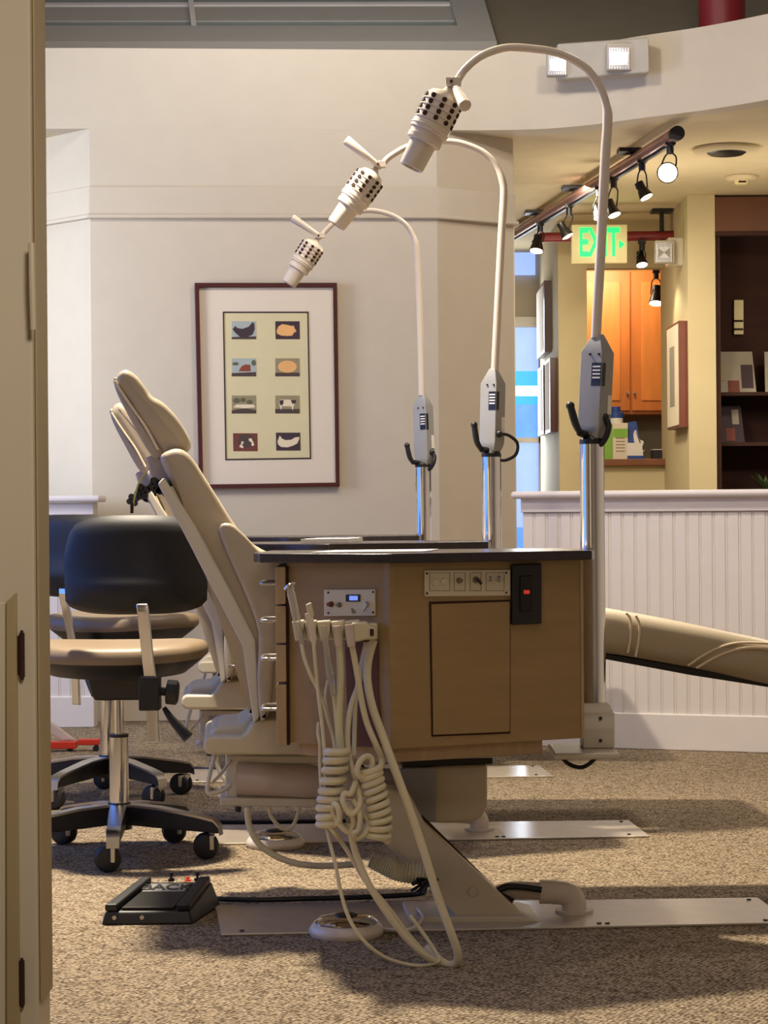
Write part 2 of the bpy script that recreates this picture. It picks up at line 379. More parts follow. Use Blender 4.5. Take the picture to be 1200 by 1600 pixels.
b = bm_new(); box(b, (XQ, 12.92, 0), (3.8, 13.0, ZS)); struct('wall_right_back', b, M['brown2'])

# blue daylit window at the end of the passage
def rect(b, x0, y0, x1, y1, Y, t=.02, toward=True):
    slab(b, [at(x0, y0, Y), at(x1, y0, Y), at(x1, y1, Y), at(x0, y1, Y)], (0, -t if toward else t, 0))
YW = 15.18
b = bm_new()
for r_ in ((770, 496, 850, 512), (770, 1000, 850, 1012), (770, 684, 850, 692), (841, 496, 852, 1012)): rect(b, *r_, YW, .05)
win = struct('window_2', b, M['white'])
for nm, m_, r_ in (('pane', 'winpale', (770, 512, 846, 580)), ('pane', 'wincyan', (770, 580, 846, 603)), ('pane', 'winwhite', (770, 603, 846, 619)), ('pane', 'wincyan', (770, 619, 846, 632)), ('pane', 'winblue', (770, 632, 846, 684)), ('pane', 'winpale', (770, 692, 846, 824)), ('pane', 'winblue', (770, 824, 846, 1000))):
    b = bm_new(); rect(b, *r_, YW, .012); struct(nm, b, M[m_], parent=win)
b = bm_new(); rect(b, 770, 372, 836, 430, YW, .02); struct('window_3', b, M['winpale'])

# wooden wall cabinets in the back room
YK = 14.85
t = thing('wall_cabinet', at(990, 645, YK), 'orange maple wall cabinet glowing in the far back room', 'cabinet')
b = bm_new(); lo, hi = at(890, 648, YK), at(1110, 415, YK); box(b, (lo.x, YK, lo.z), (hi.x, 15.18, hi.z)); obj('body', b, M['orangef'], t)
for x0, x1 in ((918, 984), (987, 1060)):
    b = bm_new(); rect(b, x0-12 if x0 < 950 else x0, 424, x1, 642, YK, .02); dd = obj('door', b, M['orangef'], t, bevel=.003)
    b = bm_new(); rect(b, x0-2 if x0 < 950 else x0+15, 440, x1-15, 626, YK-.02, .006); obj('door_panel', b, M['orange'], dd, bevel=.004)
    b = bm_new(); kx = x1-4 if x0 < 950 else x0+4; p = at(kx, 614, YK-.02); cyl(b, p, p+Vector((0, -.02, 0)), .008); obj('knob', b, M['steel'], dd, smooth=True)

# ================================================================= TRACK LIGHTS ON THE LOW CEILING
T0, T1 = at(1057, 209, 10.03), at(804, 366, 13.72)
t = thing('track_rail', (T0+T1)/2, 'long pinkish metal track rail running away under the low ceiling with black end cap', 'track')
b = bm_new(); cyl(b, T0, T1, .03, seg=24); obj('rail', b, M['trackm'], t, smooth=True)
b = bm_new(); e = (T1-T0).normalized(); cyl(b, T0-e*.02, T0+e*.02, .034, seg=24); obj('end_cap', b, M['black'], t, smooth=True)
b = bm_new(); cyl(b, T0+e*.05+Vector((0, 0, -.032)), T1+Vector((0, 0, -.032)), .012, seg=8); obj('contact_strip', b, M['black'], t, smooth=True)
for f_ in (.21, .545, .815):
    p = T0+(T1-T0)*f_; b = bm_new(); box(b, (p.x-.075, p.y-.06, ZS-.018), (p.x+.035, p.y+.06, ZS)); box(b, (p.x-.012, p.y-.012, p.z), (p.x+.012, p.y+.012, ZS-.01)); obj('mounting_plate', b, M['black'], t)
R0, R1 = at(843, 371, 13.1), at(1056, 368, 13.0)
t = thing('track_rail', (R0+R1)/2, 'short dark red track rail behind the green exit sign', 'track')
b = bm_new(); cyl(b, R0, R1, .029, seg=20); obj('rail', b, M['trackred'], t, smooth=True)
b = bm_new(); p = at(1034, 352, 13.0); box(b, (p.x-.06, 12.95, ZS-.02), (p.x+.06, 13.07, ZS)); box(b, (p.x-.012, 12.99, p.z-.1), (p.x+.012, 13.02, ZS)); obj('mounting_plate', b, M['black'], t)

def spot(px, ytop, plx, ply, Y, r, label, tilt=(0.2, -.35, -1), power=4):
    top, lamp = at(px, ytop, Y), at(plx, ply, Y)
    t = thing('track_spotlight', top, label, 'spotlight', 'track spotlights')
    b = bm_new(); cyl(b, top, top+Vector((0, 0, -.05)), .017, seg=12); box(b, tuple(top+Vector((-.022, -.02, -.012))), tuple(top+Vector((.022, .02, .012)))); obj('stem', b, M['black'], t, smooth=True)
    d = Vector(tilt).normalized(); k = lamp-d*r*1.9
    s = top+Vector((0, 0, -.05)); side = Vector((r*.75, 0, 0))
    b = bm_new()
    for sg in (-1, 1): tube(b, [s+side*sg*.35, s+side*sg*.75+Vector((0, 0, -.02)), k+side*sg+d*r*.6], .004, 6, 3)
    obj('yoke', b, M['black'], t, smooth=True)
    b = bm_new(); lathe(b, k-d*r*.5, lamp, [(r*.3, 0), (r*.62, .02), (r*.62, .45), (r*.72, .5), (r, .97), (r*.96, 1)], 20); obj('shade', b, M['blackm'], t, smooth=True)
    b = bm_new(); lathe(b, lamp-d*.004, lamp+d*.008, [(r*.9, 0), (r*.85, .6), (r*.4, 1)], 20); obj('bulb', b, M['bulb'], t, smooth=True)
    l = bpy.data.lights.new('spot', 'SPOT'); l.energy = power; l.color = (1, .82, .58); l.spot_size = 1.7; l.spot_blend = .6; l.shadow_soft_size = .03
    lo_ = bpy.data.objects.new('spot_light', l); C.objects.link(lo_); lo_.location = lamp+d*.03; lo_.rotation_euler = d.to_track_quat('-Z', 'Y').to_euler()
def tr(px):                         # point on the near rail under a pixel column
    best = min((abs((at(px, 300, (T0+(T1-T0)*(k/400)).y).x)-(T0+(T1-T0)*(k/400)).x), k) for k in range(401))[1]; return T0+(T1-T0)*(best/400)
for px, lx, ly, r, tl, lab, pw in (
    (1047, 1043, 270, .05, (-.1, -1, -.25), 'bright track spotlight nearest the rail end, aimed at the room', 25),
    (1003, 1010, 308, .035, (.5, -.2, -1), 'second track spotlight from the near rail end, tilted right', 14),
    (959, 960, 336, .036, (.35, -.25, -1), 'track spotlight hanging just right of the tallest lamp arm', 14),
    (936, 936, 340, .032, (.2, -.3, -1), 'track spotlight hanging just left of the tallest lamp arm', 10),
    (889, 887, 369, .036, (.55, -.1, -1), 'track spotlight with its black can turned aside above the exit sign', 14),
    (844, 838, 392, .042, (-.15, -.3, -1), 'farthest track spotlight at the left end of the pink rail', 18)):
    p = tr(px); Y = p.y; py = 800-8-(p.z-CAM_Z)*F/Y-ROLL*(px-600)
    spot(px, py+8, lx, ly, Y, r, lab, tl, pw)
spot(1003, 378, 1003, 414, 12.98, .036, 'glowing track spotlight on the dark red rail', (.1, -.4, -1), 10)
spot(1025, 424, 1025, 474, 14.2, .05, 'glowing spotlight in front of the orange wall cabinet', (-.1, -.3, -1), 10)
b = bm_new(); p = at(1025, 424, 14.2); cyl(b, p+Vector((0, 0, .0)), (p.x, p.y, ZS), .012, seg=10); o = obj('hanging_rod', b, M['black'], smooth=True); tag(o, 'thin black rod holding the spotlight in front of the orange cabinet', 'rod')

# ceiling diffuser and smoke detector
p = onz(1135, 232, ZS-.002); t = thing('ceiling_diffuser', p, 'round white ceiling air diffuser with dark centre above the display shelves', 'vent')
b = bm_new(); lathe(b, p+Vector((0, 0, -.022)), p+Vector((0, 0, 0)), [(.15, 0), (.165, .5), (.165, 1)], 40); obj('ring', b, M['soffit'], t, smooth=True)
b = bm_new(); lathe(b, p+Vector((0, 0, -.032)), p+Vector((0, 0, -.02)), [(.08, 0), (.1, 1)], 40); obj('grille', b, M['blackm'], t, smooth=True)
p = onz(1158, 276, ZS-.002); t = thing('smoke_detector', p, 'small round cream smoke detector on the low ceiling', 'smoke detector')
b = bm_new(); lathe(b, p+Vector((0, 0, -.02)), p, [(.07, 0), (.082, .4), (.085, 1)], 32); obj('base', b, M['soffit'], t, smooth=True)
b = bm_new(); lathe(b, p+Vector((0, 0, -.042)), p+Vector((0, 0, -.02)), [(.03, 0), (.036, .4), (.04, 1)], 24); obj('sensor_cap', b, M['signw'], t, smooth=True)
b = bm_new(); box(b, (p.x-.02, p.y-.042, p.z-.037), (p.x+.02, p.y-.033, p.z-.029)); obj('sensor_slot', b, M['brown'], t)

# exit sign
YE = 12.75
t = thing('exit_sign', at(936, 381, YE), 'green lit exit sign hanging under the low ceiling', 'exit sign')
b = bm_new(); rect(b, 892, 352, 979, 412, YE, .04); obj('housing', b, M['signw'], t, bevel=.006)
tm = text_mesh('EXIT', .232, .006, .95)
ec = at(935, 382, YE)-Vector((0, .044, 0))
bmesh.ops.scale(tm, vec=(.52, 1, 1), verts=tm.verts)
bmesh.ops.transform(tm, matrix=Matrix.Translation(ec) @ Matrix.Rotation(PI/2, 4, 'X'), verts=tm.verts); obj('lettering', tm, M['exitg'], t)
b = bm_new(); slab(b, [at(x, y, YE-.041) for x, y in ((967, 375), (976, 382), (967, 389))], (0, -.006, 0)); obj('arrow', b, M['exitg'], t)
b = bm_new(); p = at(936, 352, YE-.02); cyl(b, p, (p.x, p.y, ZS), .012, seg=10); obj('hanger', b, M['signw'], t, smooth=True)

# emergency lights
def lamp_head(parent, x0, y0, x1, y1, Y, tw=.05):
    b = bm_new(); rect(b, x0, y0, x1, y1, Y, .055); o = obj('lamp_head', b, M['embody'], parent, bevel=.008)
    m_ = (x1-x0)*.1; b = bm_new(); rect(b, x0+m_, y0+m_, x1-m_, y1-m_, Y-.055, .012)
    obj('lens', b, M['lens'], o, bevel=.005)
    w_, h_ = x1-x0, y1-y0
    b = bm_new()
    for P in (((.2, .28), (.5, .48), (.2, .72)), ((.8, .28), (.5, .48), (.8, .72))):
        slab(b, [at(x0+w_*p[0], y0+h_*p[1], Y-.0672) for p in P], (0, -.003, 0))
    obj('reflector', b, M['steel'], o)
    for ya in (.13, .74):
        b = bm_new(); R = lambda a0, c0, a1, c1: slab(b, [at(x0+w_*a0, y0+h_*c0, Y-.0672), at(x0+w_*a1, y0+h_*c0, Y-.0672), at(x0+w_*a1, y0+h_*c1, Y-.0672), at(x0+w_*a0, y0+h_*c1, Y-.0672)], (0, -.002, 0))
        for k in range(7): R(.18+k*.1, ya, .21+k*.1, ya+.12)
        R(.17, ya, .82, ya+.012)
        obj('rib_strip', b, M['grey'], o)
t = thing('emergency_light', at(932, 98, 9.95), 'twin-head cream emergency light on the curved fascia', 'emergency light')
b = bm_new(); slab(b, [at(868, 74, 10.12), at(1010, 64, 9.86), at(1011, 120, 9.86), at(868, 130, 10.12)], (.0, -.09, 0)); obj('body', b, M['embody'], t, bevel=.012)
lamp_head(t, 853, 82, 889, 122, 10.05); lamp_head(t, 946, 70, 988, 114, 9.87)
t = thing('emergency_light', at(1050, 397, 12.75), 'small cream emergency light on the pillar beside the exit sign', 'emergency light')
b = bm_new(); rect(b, 1040, 374, 1077, 418, 12.7, .1); obj('body', b, M['creamw'], t, bevel=.01)
lamp_head(t, 1022, 377, 1053, 413, 12.62)

# frames on the passage wall (seen nearly edge on)
for (Y0_, Y1_, z0p, z1p, lab) in ((14.05, 14.75, 549, 437, 'upper dark framed picture on the passage side wall'), (13.62, 14.05, 678, 565, 'nearer of two dark framed pictures low on the passage wall'), (14.2, 14.7, 676, 567, 'farther of two dark framed pictures low on the passage wall')):
    zb, zt = at(855, z0p, 14).z, at(855, z1p, 14).z
    t = thing('framed_picture', (X0-.015, (Y0_+Y1_)/2, zb), lab, 'picture')
    b = bm_new(); box(b, (X0-.045, Y0_, zb), (X0-.001, Y1_, zt)); obj('frame', b, M['maroon'], t)
    b = bm_new(); box(b, (X0-.047, Y0_+.07, zb+.02), (X0-.043, Y1_-.02, zt-.02)); obj('mat_board', b, M['mat_board'], t)
zb, zt = at(1060, 670, 12.7).z, at(1060, 505, 12.6).z
t = thing('framed_picture', (XP-.02, 12.7, zb), 'brown framed picture with white mat on the side of the right pillar', 'picture')
b = bm_new(); box(b, (XP-.05, 12.43, zb), (XP-.001, 12.95, zt)); obj('frame', b, M['brownframe'], t)
b = bm_new(); box(b, (XP-.053, 12.45, zb+.015), (XP-.049, 12.93, zt-.015)); obj('mat_board', b, M['mat_board'], t)
b = bm_new(); box(b, (XP-.055, 12.6, zb+.13), (XP-.0525, 12.8, zt-.13)); obj('print', b, M['greyfab'], t)

# dark display bookcase
YB = 12.4
t = thing('display_bookcase', (at(1200, 600, YB).x, YB, 0), 'tall dark brown display bookcase behind the half wall', 'bookcase')
xr = 3.4
b = bm_new(); box(b, (XQ+.001, 12.82, 0), (xr, 12.86, 2.72)); obj('back_panel', b, M['brown'], t)
b = bm_new(); box(b, (XQ+.002, YB+.02, 0), (XQ+.03, 12.82, 2.72)); obj('side_panel', b, M['brown'], t)
b = bm_new(); zz = at(1150, 362, YB).z; box(b, (XQ+.002, YB, zz), (xr, YB+.03, 2.72)); obj('header_board', b, M['brown2'], t, bevel=.003)
b = bm_new(); box(b, (XQ+.002, YB-.015, zz-.025), (xr, YB+.03, zz)); obj('moulding', b, M['brown'], t, bevel=.004)
for py in (614, 692):
    z = at(1150, py, 12.6).z; b = bm_new(); box(b, (XQ+.03, 12.5, z-.02), (xr, 12.82, z)); obj('shelf', b, M['brown'], t)
zA, zB_ = at(1150, 614, 12.6).z, at(1150, 692, 12.6).z
def brochure(x0, y0, x1, z, Y, name, lab, m_, parts=()):
    p0 = at(x0, y0, Y); p1 = at(x1, y0, Y); t = thing(name, (p0.x, Y, z), lab, 'brochure')
    b = bm_new(); slab(b, [Vector((p0.x, Y-.03, z)), Vector((p1.x, Y-.03, z)), Vector((p1.x-.01, Y+.05, p0.z)), Vector((p0.x+.01, Y+.05, p0.z))], (0, .012, .002)); obj('cover', b, M[m_], t)
    for (a0, c0, a1, c1, mm) in parts:
        W, H = p1.x-p0.x, p0.z-z
        b = bm_new(); f = lambda s, q: Vector((p0.x+s*W, Y-.032+.08*q, z+q*H))
        slab(b, [f(a0, c0), f(a1, c0), f(a1, c1), f(a0, c1)], (0, -.003, 0)); obj('printed_picture', b, M[mm], t)
brochure(1122, 549, 1180, zA, 12.62, 'brochure', 'pale brochure with a dark portrait on the upper bookcase shelf', 'greyfab', ((.62, .12, .93, .68, 'darkart'), (.25, .02, .55, .3, 'artbrown'), (.05, .3, .2, .75, 'artolive')))
brochure(1194, 549, 1235, zA, 12.62, 'brochure', 'pale brochure cut off by the right edge on the upper shelf', 'greyfab', ((.1, .1, .4, .5, 'artolive'),))
brochure(1126, 634, 1162, zB_, 12.62, 'brochure', 'dark photo brochure standing on the lower bookcase shelf', 'darkart', ((.2, .05, .6, .4, 'artbrown'), (.5, .5, .8, .9, 'greyfab')))
b = bm_new(); rect(b, 1146, 469, 1161, 523, 12.81, .02); t = obj('wall_plaque', b, M['signw'], bevel=.004); tag(t, 'narrow cream plaque on the dark bookcase back', 'plaque')
for yy in (500, 513):
    b = bm_new(); rect(b, 1146, yy, 1161, yy+3, 12.789, .004); obj('plaque_line', b, M['brown'], t)
z = at(1190, 760, 12.6).z
t = thing('potted_plant', (at(1196, 760, 12.55).x, 12.55, z-.15), 'dark leafy plant low in the bookcase at the right edge', 'plant')
b = bm_new(); c = Vector((at(1198, 760, 12.55).x, 12.55, z-.15)); lathe(b, c, c+Vector((0, 0, .12)), [(.05, 0), (.07, 1)], 16); obj('pot', b, M['brown'], t, smooth=True)
b = bm_new()
for k in range(26):
    a = random.random()*6.28; l = .07+random.random()*.08; d = Vector((math.cos(a)*.8, math.sin(a)*.5, .9)).normalized(); s = c+Vector((0, 0, .11)); q = d.cross(Vector((0, 0, 1))).normalized()*.018
    slab(b, [s, s+d*l*.5+q, s+d*l, s+d*l*.5-q], (0, .002, .002))
obj('leaves', b, M['leaf'], t)
b = bm_new(); box(b, (XQ+.03, 12.5, z-.19), (xr, 12.82, z-.152)); o = obj('shelf', b, M['brown'], bpy.data.objects['display_bookcase'])

# things on the ledge of the back room
zl = 1.262; YL = 13.6
def ledge_box(name, x0, y0, x1, dep, m_, lab, cat):
    p0, p1 = at(x0, y0, YL), at(x1, y0, YL); t = thing(name, ((p0.x+p1.x)/2, YL, zl), lab, cat)
    b = bm_new(); box(b, (p0.x, YL, zl), (p1.x, YL+dep, p0.z)); obj('carton', b, M[m_], t, bevel=.004); return t, p0, p1
t, p0, p1 = ledge_box('carton', 957, 661, 981, .07, 'mat_board', 'tall white and green carton on the back room ledge', 'box')
b = bm_new(); box(b, (p0.x+.003, YL-.002, p0.z-.09), (p1.x-.003, YL+.001, p0.z-.035)); obj('green_label', b, M['green'], t)
b = bm_new(); 
for k in range(5): box(b, (p0.x+.02, YL-.002, zl+.05+k*.02), (p1.x-.02, YL+.001, zl+.056+k*.02))
obj('small_print', b, M['greyfab'], t)
t, p0, p1 = ledge_box('carton', 944, 664, 957, .09, 'green', 'green carton beside the tall white carton', 'box')
t = thing('bottle', at(962, 661, YL+.16), 'white jar with navy lid behind the tall carton', 'bottle'); p = at(962, 645, YL+.14)
b = bm_new(); lathe(b, (p.x, p.y, zl), (p.x, p.y, at(962, 652, YL).z), [(.045, 0), (.045, 1)], 24); obj('jar', b, M['paper'], t, smooth=True)
b = bm_new(); lathe(b, (p.x, p.y, at(962, 652, YL).z), (p.x, p.y, at(962, 634, YL).z), [(.047, 0), (.047, .5), (.03, .55), (.03, 1)], 24); obj('lid', b, M['blue'], t, smooth=True)
t, p0, p1 = ledge_box('tissue_box', 979, 706, 1005, .1, 'blue', 'blue tissue box with white tissue pulled out', 'tissue box')
b = bm_new(); slab(b, [at(979, 712, YL-.001), at(1005, 712, YL-.001), at(1003, 692, YL-.001), at(980, 692, YL-.001)], (0, .01, 0)); obj('white_band', b, M['paper'], t)
b = bm_new(); slab(b, [at(980, 660, YL+.09), at(994, 658, YL+.09), at(1002, 700, YL+.02), at(980, 700, YL+.02)], (0, .01, 0)); obj('lid_flap', b, M['blue'], t)
b = bm_new(); P = [at(x, y, YL) for x, y in ((990, 678), (994, 672), (999, 686), (1006, 690), (1004, 700), (1008, 704), (1000, 706), (992, 694))]
pillow(b, [p_ for p_ in P], (0, .03, 0), .006, 3, 3); obj('tissue', b, M['paper'], t, smooth=True)
t, p0, p1 = ledge_box('tray', 1020, 702, 1062, .12, 'black', 'black box on the ledge beside the right pillar', 'box')
b = bm_new(); box(b, (p0.x, YL-.002, p0.z-.004), (p1.x, YL+.12, p0.z)); obj('lid', b, M['paper'], t)
t = thing('figurine', at(1048, 700, YL+.05), 'small pinkish figurine on top of the black box', 'figurine')
b = bm_new(); c = at(1047, 702, YL+.05); lathe(b, c, c+Vector((0, 0, .1)), [(.015, 0), (.02, .3), (.011, .55), (.018, .75), (.012, 1)], 16); obj('body', b, M['pinkgrey'], t, smooth=True)
t, p0, p1 = ledge_box('carton', 950, 620, 975, .08, 'orange', 'orange box', 'box')
for o in list(t.children): bpy.data.objects.remove(o)
bpy.data.objects.remove(t)

# ================================================================= PICTURE ON THE BACK WALL
wd = Vector((B[0]-A[0], B[1]-A[1], 0)).normalized(); wn_ = Vector((wd.y, -wd.x, 0)); wp = Vector((A[0], A[1], 1))
def pw(px, py, o=0): return onplane(px, py, wp+wn_*o, wn_)
t = thing('framed_picture', pw(418, 762, .01), 'large maroon framed print of eight small farm pictures on the back wall', 'picture')
out = [(304, 443), (526, 443), (530, 760), (311, 764)]
inn = [(311, 450), (520, 450), (524, 754), (318, 757)]
b = bm_new()
for i in range(4):
    j = (i+1) % 4; slab(b, [pw(*out[i], .001), pw(*out[j], .001), pw(*inn[j], .001), pw(*inn[i], .001)], wn_*.035)
obj('frame', b, M['maroon'], t, bevel=.003)
b = bm_new(); slab(b, [pw(*q, .004) for q in inn], wn_*.012); obj('mat_board', b, M['mat_board'], t)
o1 = [(348, 487), (482, 487), (486, 717), (352, 719)]; o2 = [(350, 489), (480, 489), (484, 715), (354, 717)]
b = bm_new()
for i in range(4):
    j = (i+1) % 4; slab(b, [pw(*o1[i], .016), pw(*o1[j], .016), pw(*o2[j], .016), pw(*o2[i], .016)], wn_*.003)
obj('border_line', b, M['blacka'], t)
b = bm_new(); slab(b, [pw(*q, .0155) for q in o2], wn_*.001); obj('print_sheet', b, M['print_paper'], t)
def tile(x0, y0, bg, shapes):
    b = bm_new(); slab(b, [pw(x0, y0, .0165), pw(x0+38, y0, .0165), pw(x0+38.5, y0+28, .0165), pw(x0+.5, y0+28, .0165)], wn_*.001)
    o = obj('small_picture', b, M[bg], t)
    for k, (m_, P) in enumerate(shapes):
        b = bm_new(); slab(b, [pw(x0+x*.38, y0+y*.28, .0176+.0003*k) for x, y in P], wn_*.0004); obj('painted_shape', b, M[m_], o)
def ell(cx, cy, rx, ry, n=18): return [(cx+rx*math.cos(2*PI*k/n), cy+ry*math.sin(2*PI*k/n)) for k in range(n)]
tile(362, 502, 'artsky', [('arthill', [(0, 88), (100, 84), (100, 100), (0, 100)]), ('darkart', [(3, 45), (15, 25), (22, 38), (45, 42), (70, 30), (85, 5), (93, 12), (94, 45), (85, 75), (60, 90), (35, 88), (15, 65)])])
tile(430, 502, 'darkart', [('artorange', [(5, 55), (12, 30), (28, 16), (50, 20), (66, 26), (76, 24), (80, 40), (88, 56), (76, 66), (70, 80), (50, 82), (25, 80), (8, 70)])])
tile(362, 560, 'artsky', [('arthill', [(0, 82), (100, 76), (100, 100), (0, 100)]), ('artbarn', [(28, 72), (40, 44), (55, 34), (76, 36), (78, 72)]), ('artgreen', ell(15, 30, 13, 9)), ('artgreen', ell(90, 25, 9, 16))])
tile(430, 560, 'artolive', [('arthill', [(0, 80), (100, 80), (100, 100), (0, 100)]), ('artorange', ell(50, 46, 39, 34))])
tile(362, 618, 'artolive', [('arthill', [(0, 84), (25, 76), (60, 72), (100, 82), (100, 100), (0, 100)]), ('artwhite', [(5, 66), (20, 50), (90, 50), (98, 66), (55, 72)]), ('artgreen', ell(20, 28, 15, 14)), ('artgreen', ell(47, 24, 11, 12)), ('artgreen', ell(73, 36, 12, 12))])
tile(430, 618, 'artolive', [('arthill', [(0, 75), (100, 75), (100, 100), (0, 100)]), ('artwhite', [(14, 30), (22, 22), (75, 24), (84, 34), (76, 58), (72, 84), (66, 60), (28, 60), (24, 82), (18, 56)]), ('darkart', [(16, 28), (34, 24), (34, 44), (26, 58), (18, 46)]), ('darkart', [(64, 24), (86, 26), (82, 44), (70, 46)])])
tile(364, 677, 'artbrown', [('arthill', ell(52, 42, 32, 38)), ('artwhite', [(32, 48), (42, 44), (44, 54), (36, 66), (44, 74), (40, 84), (26, 76), (30, 64), (36, 54)]), ('artwhite', [(64, 30), (76, 28), (84, 50), (88, 66), (80, 72), (74, 64), (78, 54), (66, 42)])])
tile(431, 676, 'darkart', [('artwhite', [(6, 50), (16, 16), (26, 34), (40, 42), (62, 40), (80, 26), (96, 24), (96, 36), (88, 60), (72, 72), (48, 82), (22, 80), (10, 68)])])

# ================================================================= FOREGROUND PAINTED CABINET (left edge)
YD = 2.5
t = thing('door_casing', (at(20, 800, YD).x, YD+.05, 0), 'cream painted door casing with two dark hinges at the left edge in the foreground', 'door frame')
xe = at(59, 1540, YD).x
b = bm_new(); box(b, (xe-.5, YD, 0), (xe, YD+.092, 2.4)); obj('body', b, M['doorpaint'], t, bevel=.003)
def yd(px, py, o=0): return at(px, py, YD-o)
zs_ = at(70, 1555, YD+.05).z
b = bm_new(); box(b, (xe+.0005, YD+.012, zs_), (xe+.0035, YD+.090, 2.4)); obj('shaded_edge', b, M['doorstrip'], t, bevel=.001)  # thin strip coloured dark as the casing's shadowed side
b = bm_new(); slab(b, [yd(10, 941), yd(27, 925), yd(33, 1700), yd(11, 1700)], (0, -.006, 0)); obj('panel_moulding', b, M['doorstrip'], t, bevel=.002)
b = bm_new(); slab(b, [yd(-60, 941), yd(9, 941), yd(9, 1700), yd(-60, 1700)], (0, -.004, 0)); obj('door_panel', b, M['doorpaint'], t, bevel=.002)
for y0, y1 in ((985, 1062), (1497, 1574)):
    b = bm_new(); cyl(b, yd(34, y0+4, .006), yd(34.6, y1-4, .006), .0032, seg=12); cyl(b, yd(34, y0, .006), yd(34, y0+5, .006), .0018, seg=10); cyl(b, yd(34.6, y1-5, .006), yd(34.6, y1, .006), .0018, seg=10)
    slab(b, [yd(28, y0+8), yd(36, y0+8), yd(36.5, y1-8), yd(28.5, y1-8)], (0, -.003, 0)); obj('hinge', b, M['brown'], t, smooth=True)
b = bm_new(); tube(b, [yd(49, 380, .022), yd(50, 440, .026), yd(52, 515, .022)], .0035, 8); obj('latch', b, M['doorpaint'], t, smooth=True)

# ================================================================= DENTAL UNIT (near one; the others are copies set back)
D2, D3 = Vector((-.168, 1.35, 0)), Vector((-.342, 2.80, 0))
W = Vector((-.07, 1, 0)).normalized()
def add_all(root, labels, deltas=(D2, D3)):
    for dlt, lb in zip(deltas, labels): copy_tree(root, None, dlt, lb)

# floor plate
pf = [onz(345, 1459, .006), onz(1238, 1441, .006), onz(1184, 1402, .006), onz(335, 1413, .006)]
t = thing('floor_plate', (sum((p.x for p in pf))/4, pf[0].y+.15, 0), 'long metal floor plate under the nearest dental unit', 'floor plate', 'metal floor plates')
b = bm_new(); slab(b, [Vector((p.x, p.y, 0)) for p in pf], (0, 0, .006)); obj('plate', b, M['plate'], t, bevel=.002)
for px, py in ((936, 1443), (949, 1443), (1196, 1438), (378, 1455), (1170, 1406)):
    b = bm_new(); p = onz(px, py, .006); lathe(b, p, p+Vector((0, 0, .003)), [(.006, 0), (.005, 1)], 12); obj('screw', b, M['blackm'], t, smooth=True)
add_all(t, ('metal floor plate under the middle dental unit, its right end lying free on the carpet', 'metal floor plate under the farthest dental unit'))

# ---- dental chair
YC = 5.22       # near face of the cushions
def cp(px, py, Y=YC): return at(px, py, Y)
t = thing('dental_chair', (cp(600, 1440).x, 5.3, 0.006), 'beige reclining dental chair behind the nearest cabinet', 'dental chair', 'dental chairs in a row')
# headrest
YH = 5.33
o_ = [(181, 600), (184, 584), (196, 577), (212, 586), (226, 604), (236, 618), (255, 629), (275, 650), (289, 672), (295, 690), (289, 702), (268, 707), (254, 706), (236, 682), (214, 648), (194, 618)]
b = bm_new(); pillow(b, [at(x, y, YH) for x, y in o_], W*.30, .02, 6, 3); hr = obj('headrest', b, M['uphol'], t, smooth=True)
o2_ = [(177, 594), (182, 590), (200, 618), (222, 652), (240, 682), (256, 706), (247, 717), (232, 706), (206, 660), (184, 618)]
b = bm_new(); pillow(b, [at(x, y, YH+.01) for x, y in o2_], W*.28, .012, 4, 3); obj('headrest_shell', b, M['uphol'], t, smooth=True)
b = bm_new(); tube(b, [at(x, y, YH+.005) for x, y in ((180, 596), (186, 606), (205, 635), (228, 668), (247, 703))], .0035, 8); obj('piping', b, M['piping'], hr, smooth=True)
b = bm_new(); slab(b, [at(x, y, YH+.06) for x, y in ((226, 716), (262, 700), (275, 720), (290, 780), (268, 790), (236, 745))], W*.12); obj('headrest_bracket', b, M['pinkgrey'], t, bevel=.008)
for x, y in ((222, 768), (243, 758), (256, 764)):
    b = bm_new(); c = at(x, y, YH-.0+.02)
    for k in range(4):
        a = k*PI/2+.4; cyl(b, c+Vector((math.cos(a)*.011, 0, math.sin(a)*.011)), c+Vector((math.cos(a)*.011, .022, math.sin(a)*.011)), .0095, seg=12)
    cyl(b, c+Vector((0, 0, 0)), c+Vector((0.02, .07, .008)), .006, seg=10); obj('knob', b, M['black'], t, smooth=True)
# backrest
o_ = [(250, 716), (262, 704), (280, 701), (297, 712), (318, 744), (342, 782), (366, 820), (392, 850), (430, 872), (520, 905), (520, 985), (450, 985), (420, 1010), (408, 1060), (402, 1128), (398, 1060), (384, 985), (356, 925), (322, 860), (290, 800), (264, 748)]
b = bm_new(); pillow(b, [cp(x, y) for x, y in o_], W*.52, .022, 6, 3); br = obj('backrest', b, M['uphol'], t, smooth=True)
# side wing flaring from the lower back to the seat
o_ = [(342, 826), (360, 818), (384, 838), (408, 862), (440, 872), (500, 890), (520, 1000), (440, 1010), (425, 1100), (408, 1126), (402, 1060), (404, 990), (384, 930), (360, 876)]
b = bm_new(); pillow(b, [cp(x, y, YC-.045) for x, y in o_], W*.06, .012, 5, 3); obj('side_wing', b, M['uphol'], t, smooth=True)
b = bm_new(); slab(b, [cp(x, y, YC-.01) for x, y in ((256, 745), (306, 822), (362, 925), (400, 1000), (406, 1122), (396, 1130), (378, 1010), (340, 936), (288, 835), (246, 756))], W*.5); obj('back_shell', b, M['creamw'], t, bevel=.006)
b = bm_new(); tube(b, [cp(x, y, YC+.01) for x, y in ((268, 760), (296, 812), (330, 876), (365, 940), (386, 990))], .003, 8); obj('piping', b, M['piping'], br, smooth=True)
